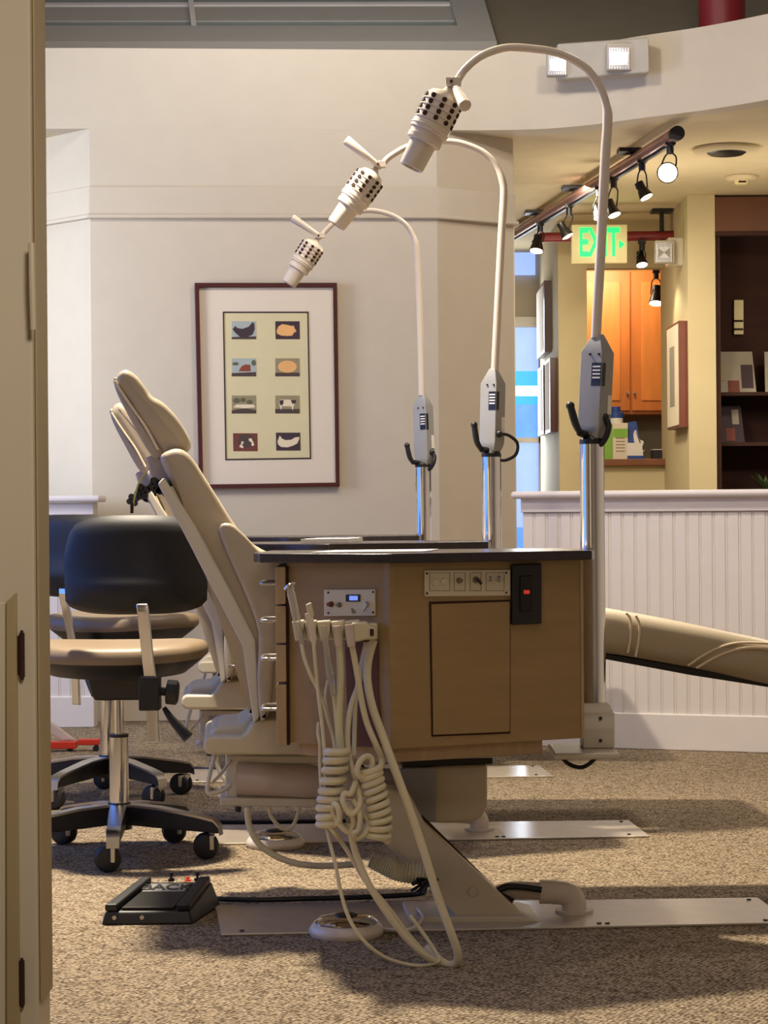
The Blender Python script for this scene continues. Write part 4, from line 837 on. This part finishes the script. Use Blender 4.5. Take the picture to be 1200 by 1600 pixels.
# ---- lamp arms
def make_light(Y, pole, tubepts, hs, head, handle, label, lever, loop=False, pole_r=.0285, bottom=None, s=1.):
    """pole: (x, ytop, ybottom)"""
    K = F/Y
    a = lambda x, y, dy=0: at(x, y, Y+dy)
    t = thing('dental_light', at(pole[0], pole[2], Y), label, 'dental light', 'dental lights on tall chrome poles')
    top, bot = a(pole[0], pole[1]), a(pole[0], pole[2])
    top = Vector((bot.x, Y, top.z))
    b = bm_new(); cyl(b, bot, top, pole_r, seg=36); obj('pole', b, M['chrome'], t, smooth=True)
    b = bm_new(); lathe(b, top, top+Vector((0, 0, .022)), [(pole_r*1.03, 0), (pole_r*1.03, .5), (pole_r*.6, 1)], 28); cyl(b, top+Vector((0, 0, .01)), top+Vector((0, 0, .05)), pole_r*.5, seg=16); obj('collar', b, M['black'], t, smooth=True)
    # housing: (x,y) of bottom centre and top, widths in px
    (bx, by, tx, ty, wd_) = hs
    P0, P1 = a(bx, by), a(tx, ty); ax = (P1-P0); L = ax.length; d = ax.normalized()
    h = wd_/K/2; c45 = Matrix.Rotation(math.radians(48), 3, d)
    r1 = c45 @ Vector((1, 0, 0)); r1 = (r1-d*r1.dot(d)).normalized(); r2 = d.cross(r1)
    def ring(tt, k, k2): return [P0+ax*tt+r1*h*k*sx*.62+r2*h*k2*sy*.85 for sx, sy in ((-1, -1), (1, -1), (1, 1), (-1, 1))]
    lv = [(0, .72, .72), (.06, .9, .9), (.12, 1, 1), (.82, 1, 1), (.99, .38, .38), (1, .34, .34)]
    b = bm_new(); R = [[b.verts.new(p) for p in ring(*q)] for q in lv]
    for i in range(len(R)-1):
        for k in range(4): face(b, [R[i][k], R[i][(k+1) % 4], R[i+1][(k+1) % 4], R[i+1][k]])
    face(b, R[0][::-1]); face(b, R[-1]); hz = obj('housing', b, M['grey'], t, bevel=.003)
    # stickers on the camera-facing sides
    Rg = ring(.0, 1, 1)
    faces_ = []
    for k in range(4):
        p, q = Rg[k], Rg[(k+1) % 4]; mid = (p+q)/2; n = (q-p).cross(d).normalized()
        if n.dot(mid-P0) < 0: n = -n
        faces_.append((n.y, p, q, n))
    faces_.sort(key=lambda z: z[0]); vis = faces_[:2]; vis.sort(key=lambda z: (z[1]+z[2]).x)
    def stick(fi, u0, u1, t0, t1, m_, nm, off=.0004):
        ny, p, q, n = vis[fi]
        if p.x > q.x: p, q = q, p
        g = lambda uu, tt: p.lerp(q, uu)+ax*tt+n*off
        b = bm_new(); slab(b, [g(u0, t0), g(u1, t0), g(u1, t1), g(u0, t1)], n*.0006); return obj(nm, b, M[m_], hz)
    stick(0, .55, .98, .50, .72, 'black', 'label_sticker'); stick(1, .04, .3, .50, .72, 'black', 'label_sticker')
    for k in range(4): stick(0, .6, .95, .57+k*.035, .585+k*.035, 'paper', 'label_line', .001)
    stick(1, .62, .95, .24, .42, 'paper', 'label_sticker')
    for uu in (.45, .85):
        ny, p, q, n = vis[0]
        c_ = p.lerp(q, uu)+ax*.80
        b = bm_new(); cyl(b, c_, c_+n*.003, .0028, seg=10); obj('screw', b, M['brown'], hz, smooth=True)
    # tube arm
    b = bm_new(); Pt = [a(*q) for q in tubepts]
    tube(b, Pt, lambda f_: .0118 if f_ < .40 else (.0118-(f_-.40)*.06 if f_ < .44 else .0093), 14, 8); obj('arm', b, M['lightcream'], t, smooth=True)
    # head
    H0, H1 = a(*head[0]), a(*head[1]); hax = H1-H0; HL_ = hax.length; hd_ = hax.normalized(); q = HL_*.235
    prof = [(q*.18, 0), (q*.22, .02), (q*.3, .05), (q*.75, .09), (q*.9, .14)]
    for k in range(5):
        t0 = .15+k*.075; prof += [(q*.94, t0), (q*.94, t0+.058), (q*.985, t0+.061), (q*.985, t0+.072)]
    prof += [(q*.95, .53), (q*.95, .56), (q*.86, .57), (q*.84, .62), (q*.88, .625), (q*.86, .68), (q*.66, .70), (q*.6, .98), (q*.56, 1), (q*.45, 1), (q*.42, .9)]
    b = bm_new(); lathe(b, H0, H1, prof, 32); hh = obj('lamp_head', b, M['lightcream'], t, smooth=True)
    A1 = hd_.cross(Vector((0, 1, 0))).normalized(); A2 = hd_.cross(A1); b = bm_new()
    for j in range(10):
        an = j*2*PI/10+.25; rd = A1*math.cos(an)+A2*math.sin(an)
        for k in range(4):
            c_ = H0+hax*(.15+.075*k+.029)+rd*q*.93; cyl(b, c_-rd*.001, c_+rd*.003, q*.12, seg=12)
    obj('vent_holes', b, M['brown'], hh)
    b = bm_new(); cyl(b, H0+hax*.05-hd_*.02, H0-hd_*.026, .009, seg=14); ball(b, H0-hd_*.012, .012); box(b, tuple(H0-hd_*.015+Vector((-.017, -.016, -.008))), tuple(H0-hd_*.015+Vector((.019, .012, .009)))); jn = obj('joint', b, M['lightcream'], t, smooth=True)
    b = bm_new(); c_ = H0-hd_*.015+Vector((-.004, -.016, 0)); cyl(b, c_, c_+Vector((0, -.004, 0)), .0035, seg=10); obj('screw', b, M['brown'], jn, smooth=True)
    b = bm_new(); hA, hB = Vector(handle[0]), Vector(handle[1]); lathe(b, hA, hB, [(.0085, 0), (.011, .3), (.015, .97), (.0125, 1)], 18); obj('handle', b, M['lightcream'], t, smooth=True)
    # lever
    b = bm_new(); lp = [a(x, y, -.045) for x, y in lever]; tube(b, [lp[0], lp[1], lp[2]], lambda f_: .0095-.003*abs(f_-.3), 10, 3); tube(b, [lp[2], lp[3]+Vector((0, .04, 0))], .009, 10, 2); ball(b, lp[0], .0105, seg=12); obj('lever', b, M['black'], t, smooth=True)
    b = bm_new(); e0 = P0+ax*.16+r1*h*.6
    if loop:
        q_ = [a(bx+12, by-28, -.03), a(bx+26, by-26, -.02), a(bx+40, by-14, 0), a(bx+38, by+4, .01), a(bx+22, by+13, .01), a(bx+6, by+12, 0)]
    else:
        w2 = wd_*.36; q_ = [a(bx+w2, by-33*s, -.02), a(bx+w2+6*s, by-22*s, -.025), a(bx+w2+3*s, by-6*s, -.03), a(bx+w2-6*s, by+8*s, -.02), a(bx, by+10*s, -.0)]
    tube(b, q_, .005*(1 if loop else 1.4), 10, 5); ball(b, q_[0], .011, seg=12); obj('cord', b, M['black'], t, smooth=True)
    return t, bot
YP = 5.12
h0 = at(712, 138, YP-.025); h1 = at(727, 166, YP-.09)
t, bot = make_light(YP, (928, 694, 1100),
    [(931, 528), (934, 470), (938, 400), (942, 320), (946, 240), (949, 195), (948, 168), (938, 138), (915, 106), (875, 84), (830, 76), (790, 75), (755, 86), (728, 107), (712, 130)],
    (927, 686, 935, 522, 50), ((703, 138), (642, 262)), (h0, h1), 'tallest and nearest dental light, its cream lamp head tilted down left', ((891, 634), (899, 662), (906, 676), (918, 678)), s=1.)
b = bm_new(); x0, x1 = at(908, 1130, YP).x, at(957, 1130, YP).x; z0, z1, z2 = at(930, 1166, YP).z, at(930, 1112, YP).z, at(930, 1097, YP).z
box(b, (x0, YP-.045, z0), (x1, YP+.04, z1)); hexa(b, [(x0, YP-.045, z1), (x1, YP-.045, z1), (x1, YP+.04, z1), (x0, YP+.04, z1), (x0, YP-.035, z2), (x1-.012, YP-.035, z2), (x1-.012, YP+.035, z2), (x0, YP+.035, z2)])
mt = obj('mount_block', b, M['creamw'], t, bevel=.003)
for py in (1122, 1157):
    b = bm_new(); c = at(938, py, YP-.044); cyl(b, c, c+Vector((0, -.003, 0)), .004, seg=12); obj('screw', b, M['black'], mt, smooth=True)
b = bm_new(); tube(b, [at(x, y, YP-.02) for x, y in ((874, 1177), (886, 1192), (905, 1199), (920, 1194), (934, 1180))], .005, 8); obj('cable', b, M['black'], t, smooth=True)
for px in (907, 925, 950):
    b = bm_new(); c = at(px, 1178, YP-.02); cyl(b, c, c+Vector((0, 0, -.006)), .006, seg=10); obj('bolt', b, M['black'], t, smooth=True)
YM = 6.47
make_light(YM, (770, 714, 1010),
    [(773, 580), (776, 520), (780, 440), (784, 360), (787, 310), (786, 285), (775, 258), (755, 238), (725, 225), (700, 221), (665, 222), (635, 230), (608, 246), (595, 260)],
    (768, 706, 771, 576, 38), ((588, 264), (525, 352)), (at(590, 258, YM-.01), at(540, 218, YM-.02)), 'middle dental light, its lamp head overlapping the back wall frieze', ((741, 664), (745, 690), (752, 702), (764, 703)), loop=True, s=.8)
YF = 7.92
make_light(YF, (663, 730, 960),
    [(659, 618), (658, 570), (656, 500), (654, 440), (651, 395), (648, 375), (636, 353), (618, 339), (595, 331), (572, 329), (545, 335), (520, 350), (502, 368)],
    (664, 728, 660, 615, 31), ((496, 374), (451, 444)), (at(498, 368, YF-.01), at(456, 340, YF-.02)), 'shortest and farthest dental light, its lamp head just above the framed print', ((636, 696), (640, 714), (645, 722), (654, 723)), s=.65)

# yellow wire behind the headrest bracket
b = bm_new(); tube(b, [at(x, y, 5.32) for x, y in ((229, 738), (218, 752), (212, 770), (208, 790), (207, 800))], .0022, 8); t = obj('instrument_wire', b, M['yellowwire'], smooth=True, loc=at(207, 802, 5.32)); tag(t, 'thin yellow-green wire hanging from the nearest headrest bracket', 'wire')
b = bm_new(); cyl(b, at(206, 786, 5.318), at(206, 802, 5.318), .004, seg=8); obj('wire_tip', b, M['brown'], t, smooth=True)

# ================================================================= STOOLS
def make_stool(c, rot, label, colrot=0., seat_z=.60, first=False, back_col='navy', backdx=.06, seatdx=0.):
    t = thing('dental_stool', Vector((0, 0, 0)), label, 'stool', 'rolling stools beside the dental chairs')
    V = Vector
    # base
    hub = V((0, 0, .115))
    b = bm_new(); lathe(b, V((0, 0, .075)), V((0, 0, .15)), [(.035, 0), (.04, .5), (.032, 1)], 24); obj('hub', b, M['blackm'], t, smooth=True)
    R = .275
    for k in range(5):
        an = -PI/2+colrot+k*2*PI/5; d = V((math.cos(an), math.sin(an), 0)); n = V((-d.y, d.x, 0))
        pts = [(.02, .145, .055, .022), (.12, .138, .055, .021), (.24, .118, .042, .018), (.285, .108, .035, .018), (.30, .092, .02, .017)]
        b = bm_new(); Rg = []
        for (s, z, hgt, wd_) in pts: Rg.append([b.verts.new(d*s+n*wd_*sg+V((0, 0, z-hh))) for sg, hh in ((-1, 0), (1, 0), (1, hgt), (-1, hgt))])
        for i in range(len(Rg)-1):
            for j in range(4): face(b, [Rg[i][j], Rg[i][(j+1) % 4], Rg[i+1][(j+1) % 4], Rg[i+1][j]])
        face(b, Rg[0][::-1]); face(b, Rg[-1]); leg = obj('leg', b, M['black'], t, bevel=.003)
        b = bm_new(); Rg = []
        for (s, z, hgt, wd_) in pts: Rg.append([b.verts.new(d*s+n*wd_*sg*1.05+V((0, 0, z-hh))) for sg, hh in ((-1, .004), (1, .004), (1, -.003), (-1, -.003))])
        Rg.append([b.verts.new(d*.303+n*.0175*sg+V((0, 0, .066-hh))) for sg, hh in ((-1, 0), (1, 0), (1, -.002), (-1, -.002))])
        for i in range(len(Rg)-1):
            for j in range(4): face(b, [Rg[i][j], Rg[i][(j+1) % 4], Rg[i+1][(j+1) % 4], Rg[i+1][j]])
        face(b, Rg[0][::-1]); face(b, Rg[-1]); obj('metal_cap', b, M['steel'], leg, bevel=.002)
        cx = d*R; q = V((random.uniform(-.5, .5), 1, 0)).normalized(); off = V((-q.y, q.x, 0))*.016
        b = bm_new()
        for sg in (-1, 1):
            p = cx+off+q*.015*sg+V((0, 0, .036)); lathe(b, p-q*.012*1, p+q*.012, [(.022, 0), (.032, .12), (.036, .5), (.032, .85), (.024, 1)], 28)
        cs = obj('caster', b, M['navy'], t, smooth=True)
        b = bm_new(); c0 = cx+off-off*.9; box(b, tuple(cx+V((-.004, -.034, .028))), tuple(cx+V((.008, .02, .068)))); cyl(b, cx+V((0, 0, .05)), cx+V((0, 0, .078)), .008, seg=10); obj('caster_fork', b, M['steel'], cs, bevel=.002)
    b = bm_new(); cyl(b, V((0, 0, .14)), V((0, 0, .335)), .027, seg=32); obj('column', b, M['chrome'], t, smooth=True)
    b = bm_new(); cyl(b, V((0, 0, .335)), V((0, 0, .343)), .0275, seg=32); obj('column_ring', b, M['black'], t, smooth=True)
    b = bm_new(); cyl(b, V((0, 0, .34)), V((0, 0, seat_z-.12)), .014, seg=24); obj('piston', b, M['chrome'], t, smooth=True)
    b = bm_new(); hexa(b, [(-.06, -.08, seat_z-.155), (.08, -.08, seat_z-.155), (.08, .08, seat_z-.155), (-.06, .08, seat_z-.155), (-.075, -.1, seat_z-.09), (.12, -.1, seat_z-.09), (.12, .1, seat_z-.09), (-.075, .1, seat_z-.09)]); obj('mechanism', b, M['black'], t, bevel=.008)
    # seat
    def disk(z0, z1, sc, prof):
        b = bm_new(); rings = []
        for (k, z) in prof:
            rings.append([b.verts.new((seatdx+.255*k*sc*math.copysign(abs(math.cos(a))**.8, math.cos(a)), .22*k*sc*math.copysign(abs(math.sin(a))**.8, math.sin(a)), z+(.010*math.cos(a)**2*k))) for a in [2*PI*j/40 for j in range(40)]])
        for i in range(len(rings)-1):
            for j in range(40): face(b, [rings[i][j], rings[i][(j+1) % 40], rings[i+1][(j+1) % 40], rings[i+1][j]])
        face(b, rings[0][::-1]); face(b, rings[-1]); return b
    z = seat_z
    obj('seat', disk(0, 0, 1, [(.96, z-.048), (.995, z-.04), (1, z-.028), (.985, z-.014), (.94, z-.004), (.85, z), (.5, z-.003), (.1, z-.006)]), M['tan'], t, smooth=True)
    obj('seat_pan', disk(0, 0, 1, [(.45, z-.098), (.75, z-.09), (.93, z-.055), (.965, z-.046)]), M['black'], t, smooth=True)
    # backrest: sculpted pad on the camera side (local -Y)
    by = -.25; zc = .828; hw_, hh_ = .198, .135
    b = bm_new(); nx, nz = 28, 18; G = {}
    def shp(i, j, side):
        u, v_ = -1+2*i/nx, -1+2*j/nz
        wv = hw_*(1-.10*max(0, v_)**2-.02*max(0, -v_)); x = u*wv; zz = v_*hh_*(1-.14*abs(u)**3*(1 if v_ > 0 else .6))
        ed = max(abs(u), abs(v_)); th = .030*(1-ed**6)**.5 if ed < 1 else 0
        k = (1-abs(u)**6)**.35*(1 if True else 1); zz *= .8+.2*max(0, (1-abs(u)**5))**.5
        curve = -.05*(u*u)*-1
        bulge = -.018*math.exp(-((v_+.45)/.25)**2)*(1-u*u)
        y = by-curve*-1*0+.05*u*u
        return V((backdx+x, y+(side*th)+(bulge if side < 0 else 0), zc+zz))
    for s_ in (-1, 1):
        for i in range(nx+1):
            for j in range(nz+1):
                edge = i in (0, nx) or j in (0, nz)
                if edge and s_ == 1: G[(s_, i, j)] = G[(-1, i, j)]
                else: G[(s_, i, j)] = b.verts.new(shp(i, j, s_))
        for i in range(nx):
            for j in range(nz): face(b, [G[(s_, i, j)], G[(s_, i+1, j)], G[(s_, i+1, j+1)], G[(s_, i, j+1)]])
    obj('backrest', b, M[back_col], t, smooth=True)
    # support bar
    bx = backdx+.035
    b = bm_new(); pth = [(bx-.008, by-.05, .725), (bx-.004, by-.055, .70), (bx+.004, by-.03, .58), (bx+.012, by-.02, .50), (bx+.018, by-.02, .345)]
    Rg = [[b.verts.new((x+sx*.0165, y+sy*.006, z_)) for sx, sy in ((-1, -1), (1, -1), (1, 1), (-1, 1))] for x, y, z_ in pth]
    for i in range(len(Rg)-1):
        for j in range(4): face(b, [Rg[i][j], Rg[i][(j+1) % 4], Rg[i+1][(j+1) % 4], Rg[i+1][j]])
    face(b, Rg[0][::-1]); face(b, Rg[-1]); obj('support_bar', b, M['chrome'], t, bevel=.004)
    b = bm_new(); box(b, (bx-.02, by-.045, z-.165), (bx+.036, by+.02, z-.075)); box(b, (bx-.02, by, z-.15), (bx+.01, -.08, z-.10)); obj('clamp', b, M['black'], t, bevel=.004)
    b = bm_new(); lathe(b, (bx+.035, by-.01, z-.115), (bx+.085, by-.01, z-.12), [(.012, 0), (.012, .3), (.034, .35), (.034, .9), (.025, 1)], 8); obj('knob', b, M['black'], t, bevel=.002)
    b = bm_new(); tube(b, [V((bx+.045, by-.01, z-.16)), V((bx+.07, by-.02, z-.195)), V((bx+.112, by-.03, z-.24))], lambda f_: .006+.010*f_, 12, 5); obj('lever', b, M['black'], t, smooth=True)
    t.location = c; t.rotation_euler = (0, 0, rot)
    return t
ch = at(187, 1330, 6.2); make_stool(Vector((ch.x, 6.2, 0)), 0.0, 'nearer rolling stool with black backrest and tan seat, chrome column', .06, backdx=.075)
ch = at(170, 1300, 7.4); make_stool(Vector((ch.x, 7.4, 0)), -.62, 'farther rolling stool partly hidden behind the nearer one', .114, .625, seatdx=.07)

# ================================================================= FOOT CONTROL
def g(x, y, z): return onz(x, y, z)
t = thing('foot_control', onz(240, 1440, 0), 'black foot control box with a silver lettered plate on the carpet', 'foot control')
x0, x1, y0, y1 = onz(157, 1446, 0).x, onz(300, 1447, 0).x, onz(157, 1446, 0).y, onz(157, 1446, 0).y+.24
sk = .0
b = bm_new(); hexa(b, [(x0, y0, 0), (x1, y0, 0), (x1+.05, y1, 0), (x0+.07, y1, 0), (x0+.008, y0+.01, .03), (x1-.008, y0+.01, .03), (x1+.03, y1-.04, .068), (x0+.08, y1-.04, .068)]); obj('casing', b, M['black'], t, bevel=.006)
def fc(u_, v_, o): 
    a_ = Vector((x0+.008, y0+.01, .03)).lerp(Vector((x1-.008, y0+.01, .03)), u_); c_ = Vector((x0+.08, y1-.04, .068)).lerp(Vector((x1+.03, y1-.04, .068)), u_)
    return a_.lerp(c_, v_)+Vector((0, -.2, 1)).normalized()*o
FN = Vector((0, -.2, 1)).normalized()
b = bm_new(); slab(b, [fc(.18, .05, 0), fc(.8, .05, 0), fc(.8, .85, 0), fc(.18, .85, 0)], FN*.007); obj('pedal_plate', b, M['blackm'], t, bevel=.002)
for u0, u1 in ((0, .15), (.84, 1)):
    b = bm_new(); slab(b, [fc(u0, .0, 0), fc(u1, .0, 0), fc(u1, .95, 0), fc(u0, .95, 0)], FN*.018); obj('side_rail', b, M['black'], t, bevel=.005)
b = bm_new(); slab(b, [fc(.2, .56, .007), fc(.76, .56, .007), fc(.76, .82, .007), fc(.2, .82, .007)], FN*.001); o = obj('name_plate', b, M['greyplate'], t)
tm = text_mesh('BACK', .05, .001, 1.); cc = fc(.48, .69, .0088)
ang = math.atan2(.038, .19); bmesh.ops.scale(tm, vec=(.95, 1, 1), verts=tm.verts)
bmesh.ops.transform(tm, matrix=Matrix.Translation(cc) @ Matrix.Rotation(ang, 4, 'X'), verts=tm.verts); obj('lettering', tm, M['black'], o)
for u_, m_ in ((.42, 'black'), (.66, 'redlight'), (.8, 'black')):
    b = bm_new(); c_ = fc(u_, .97, .003); lathe(b, c_, c_+Vector((0, 0, .022 if m_ == 'black' else .01)), [(.008, 0), (.008, .3), (.003, .35), (.003, .6), (.0055, .62), (.0055, 1)], 12); obj('button', b, M[m_], t, smooth=True)
for u_ in (.12, .42):
    b = bm_new(); c_ = Vector((x0, y0, .018)).lerp(Vector((x1, y0, .018)), u_+.03)+Vector((0, .004, 0)); cyl(b, c_, c_+Vector((0, -.006, 0)), .005, seg=12); obj('bolt', b, M['steel'], t, smooth=True)
b = bm_new(); tube(b, [onz(326, 1404, .012), onz(400, 1406, .012), onz(480, 1404, .014), onz(560, 1402, .016), onz(640, 1398, .02), onz(664, 1394, .03)], .0065, 10); o = obj('power_cord', b, M['black'], smooth=True); tag(o, 'black cord running from the foot control along the near floor plate', 'cord')
b = bm_new(); tube(b, [onz(300, 1284, .006), onz(420, 1284, .006), onz(540, 1282, .006)], .006, 8); o = obj('power_cord', b, M['black'], smooth=True); tag(o, 'thin black cord lying behind the middle floor plate', 'cord')
b = bm_new(); tube(b, [onz(270, 1198, .006), onz(350, 1202, .006), onz(430, 1199, .006)], .006, 8); o = obj('power_cord', b, M['black'], smooth=True); tag(o, 'thin black cord beyond the farther stool casters', 'cord')

# red metal frame on the floor far left
Yr = 8.85
t = thing('red_frame', (at(110, 1175, Yr).x, Yr, 0), 'red metal frame on the carpet behind the stools at the far left', 'frame')
b = bm_new(); box(b, (at(60, 1165, Yr).x, Yr, .012), (at(119, 1165, Yr).x, Yr+.05, at(90, 1159, Yr).z)); box(b, (at(121, 1165, Yr).x, Yr+.01, .025), (at(155, 1165, Yr).x, Yr+.05, at(90, 1156, Yr).z)); obj('rail', b, M['red'], t, bevel=.004)
b = bm_new(); slab(b, [at(x, y, Yr+.03) for x, y in ((60, 1118), (84, 1132), (116, 1156), (98, 1157), (60, 1136))], (0, .03, 0)); obj('brace', b, M['pinkgrey'], t, bevel=.003)
b = bm_new()
for px in (70, 110, 150): c_ = at(px, 1170, Yr+.025); cyl(b, (c_.x, Yr+.01, .012), (c_.x, Yr+.04, .012), .012, seg=12)
obj('foot', b, M['black'], t, smooth=True)
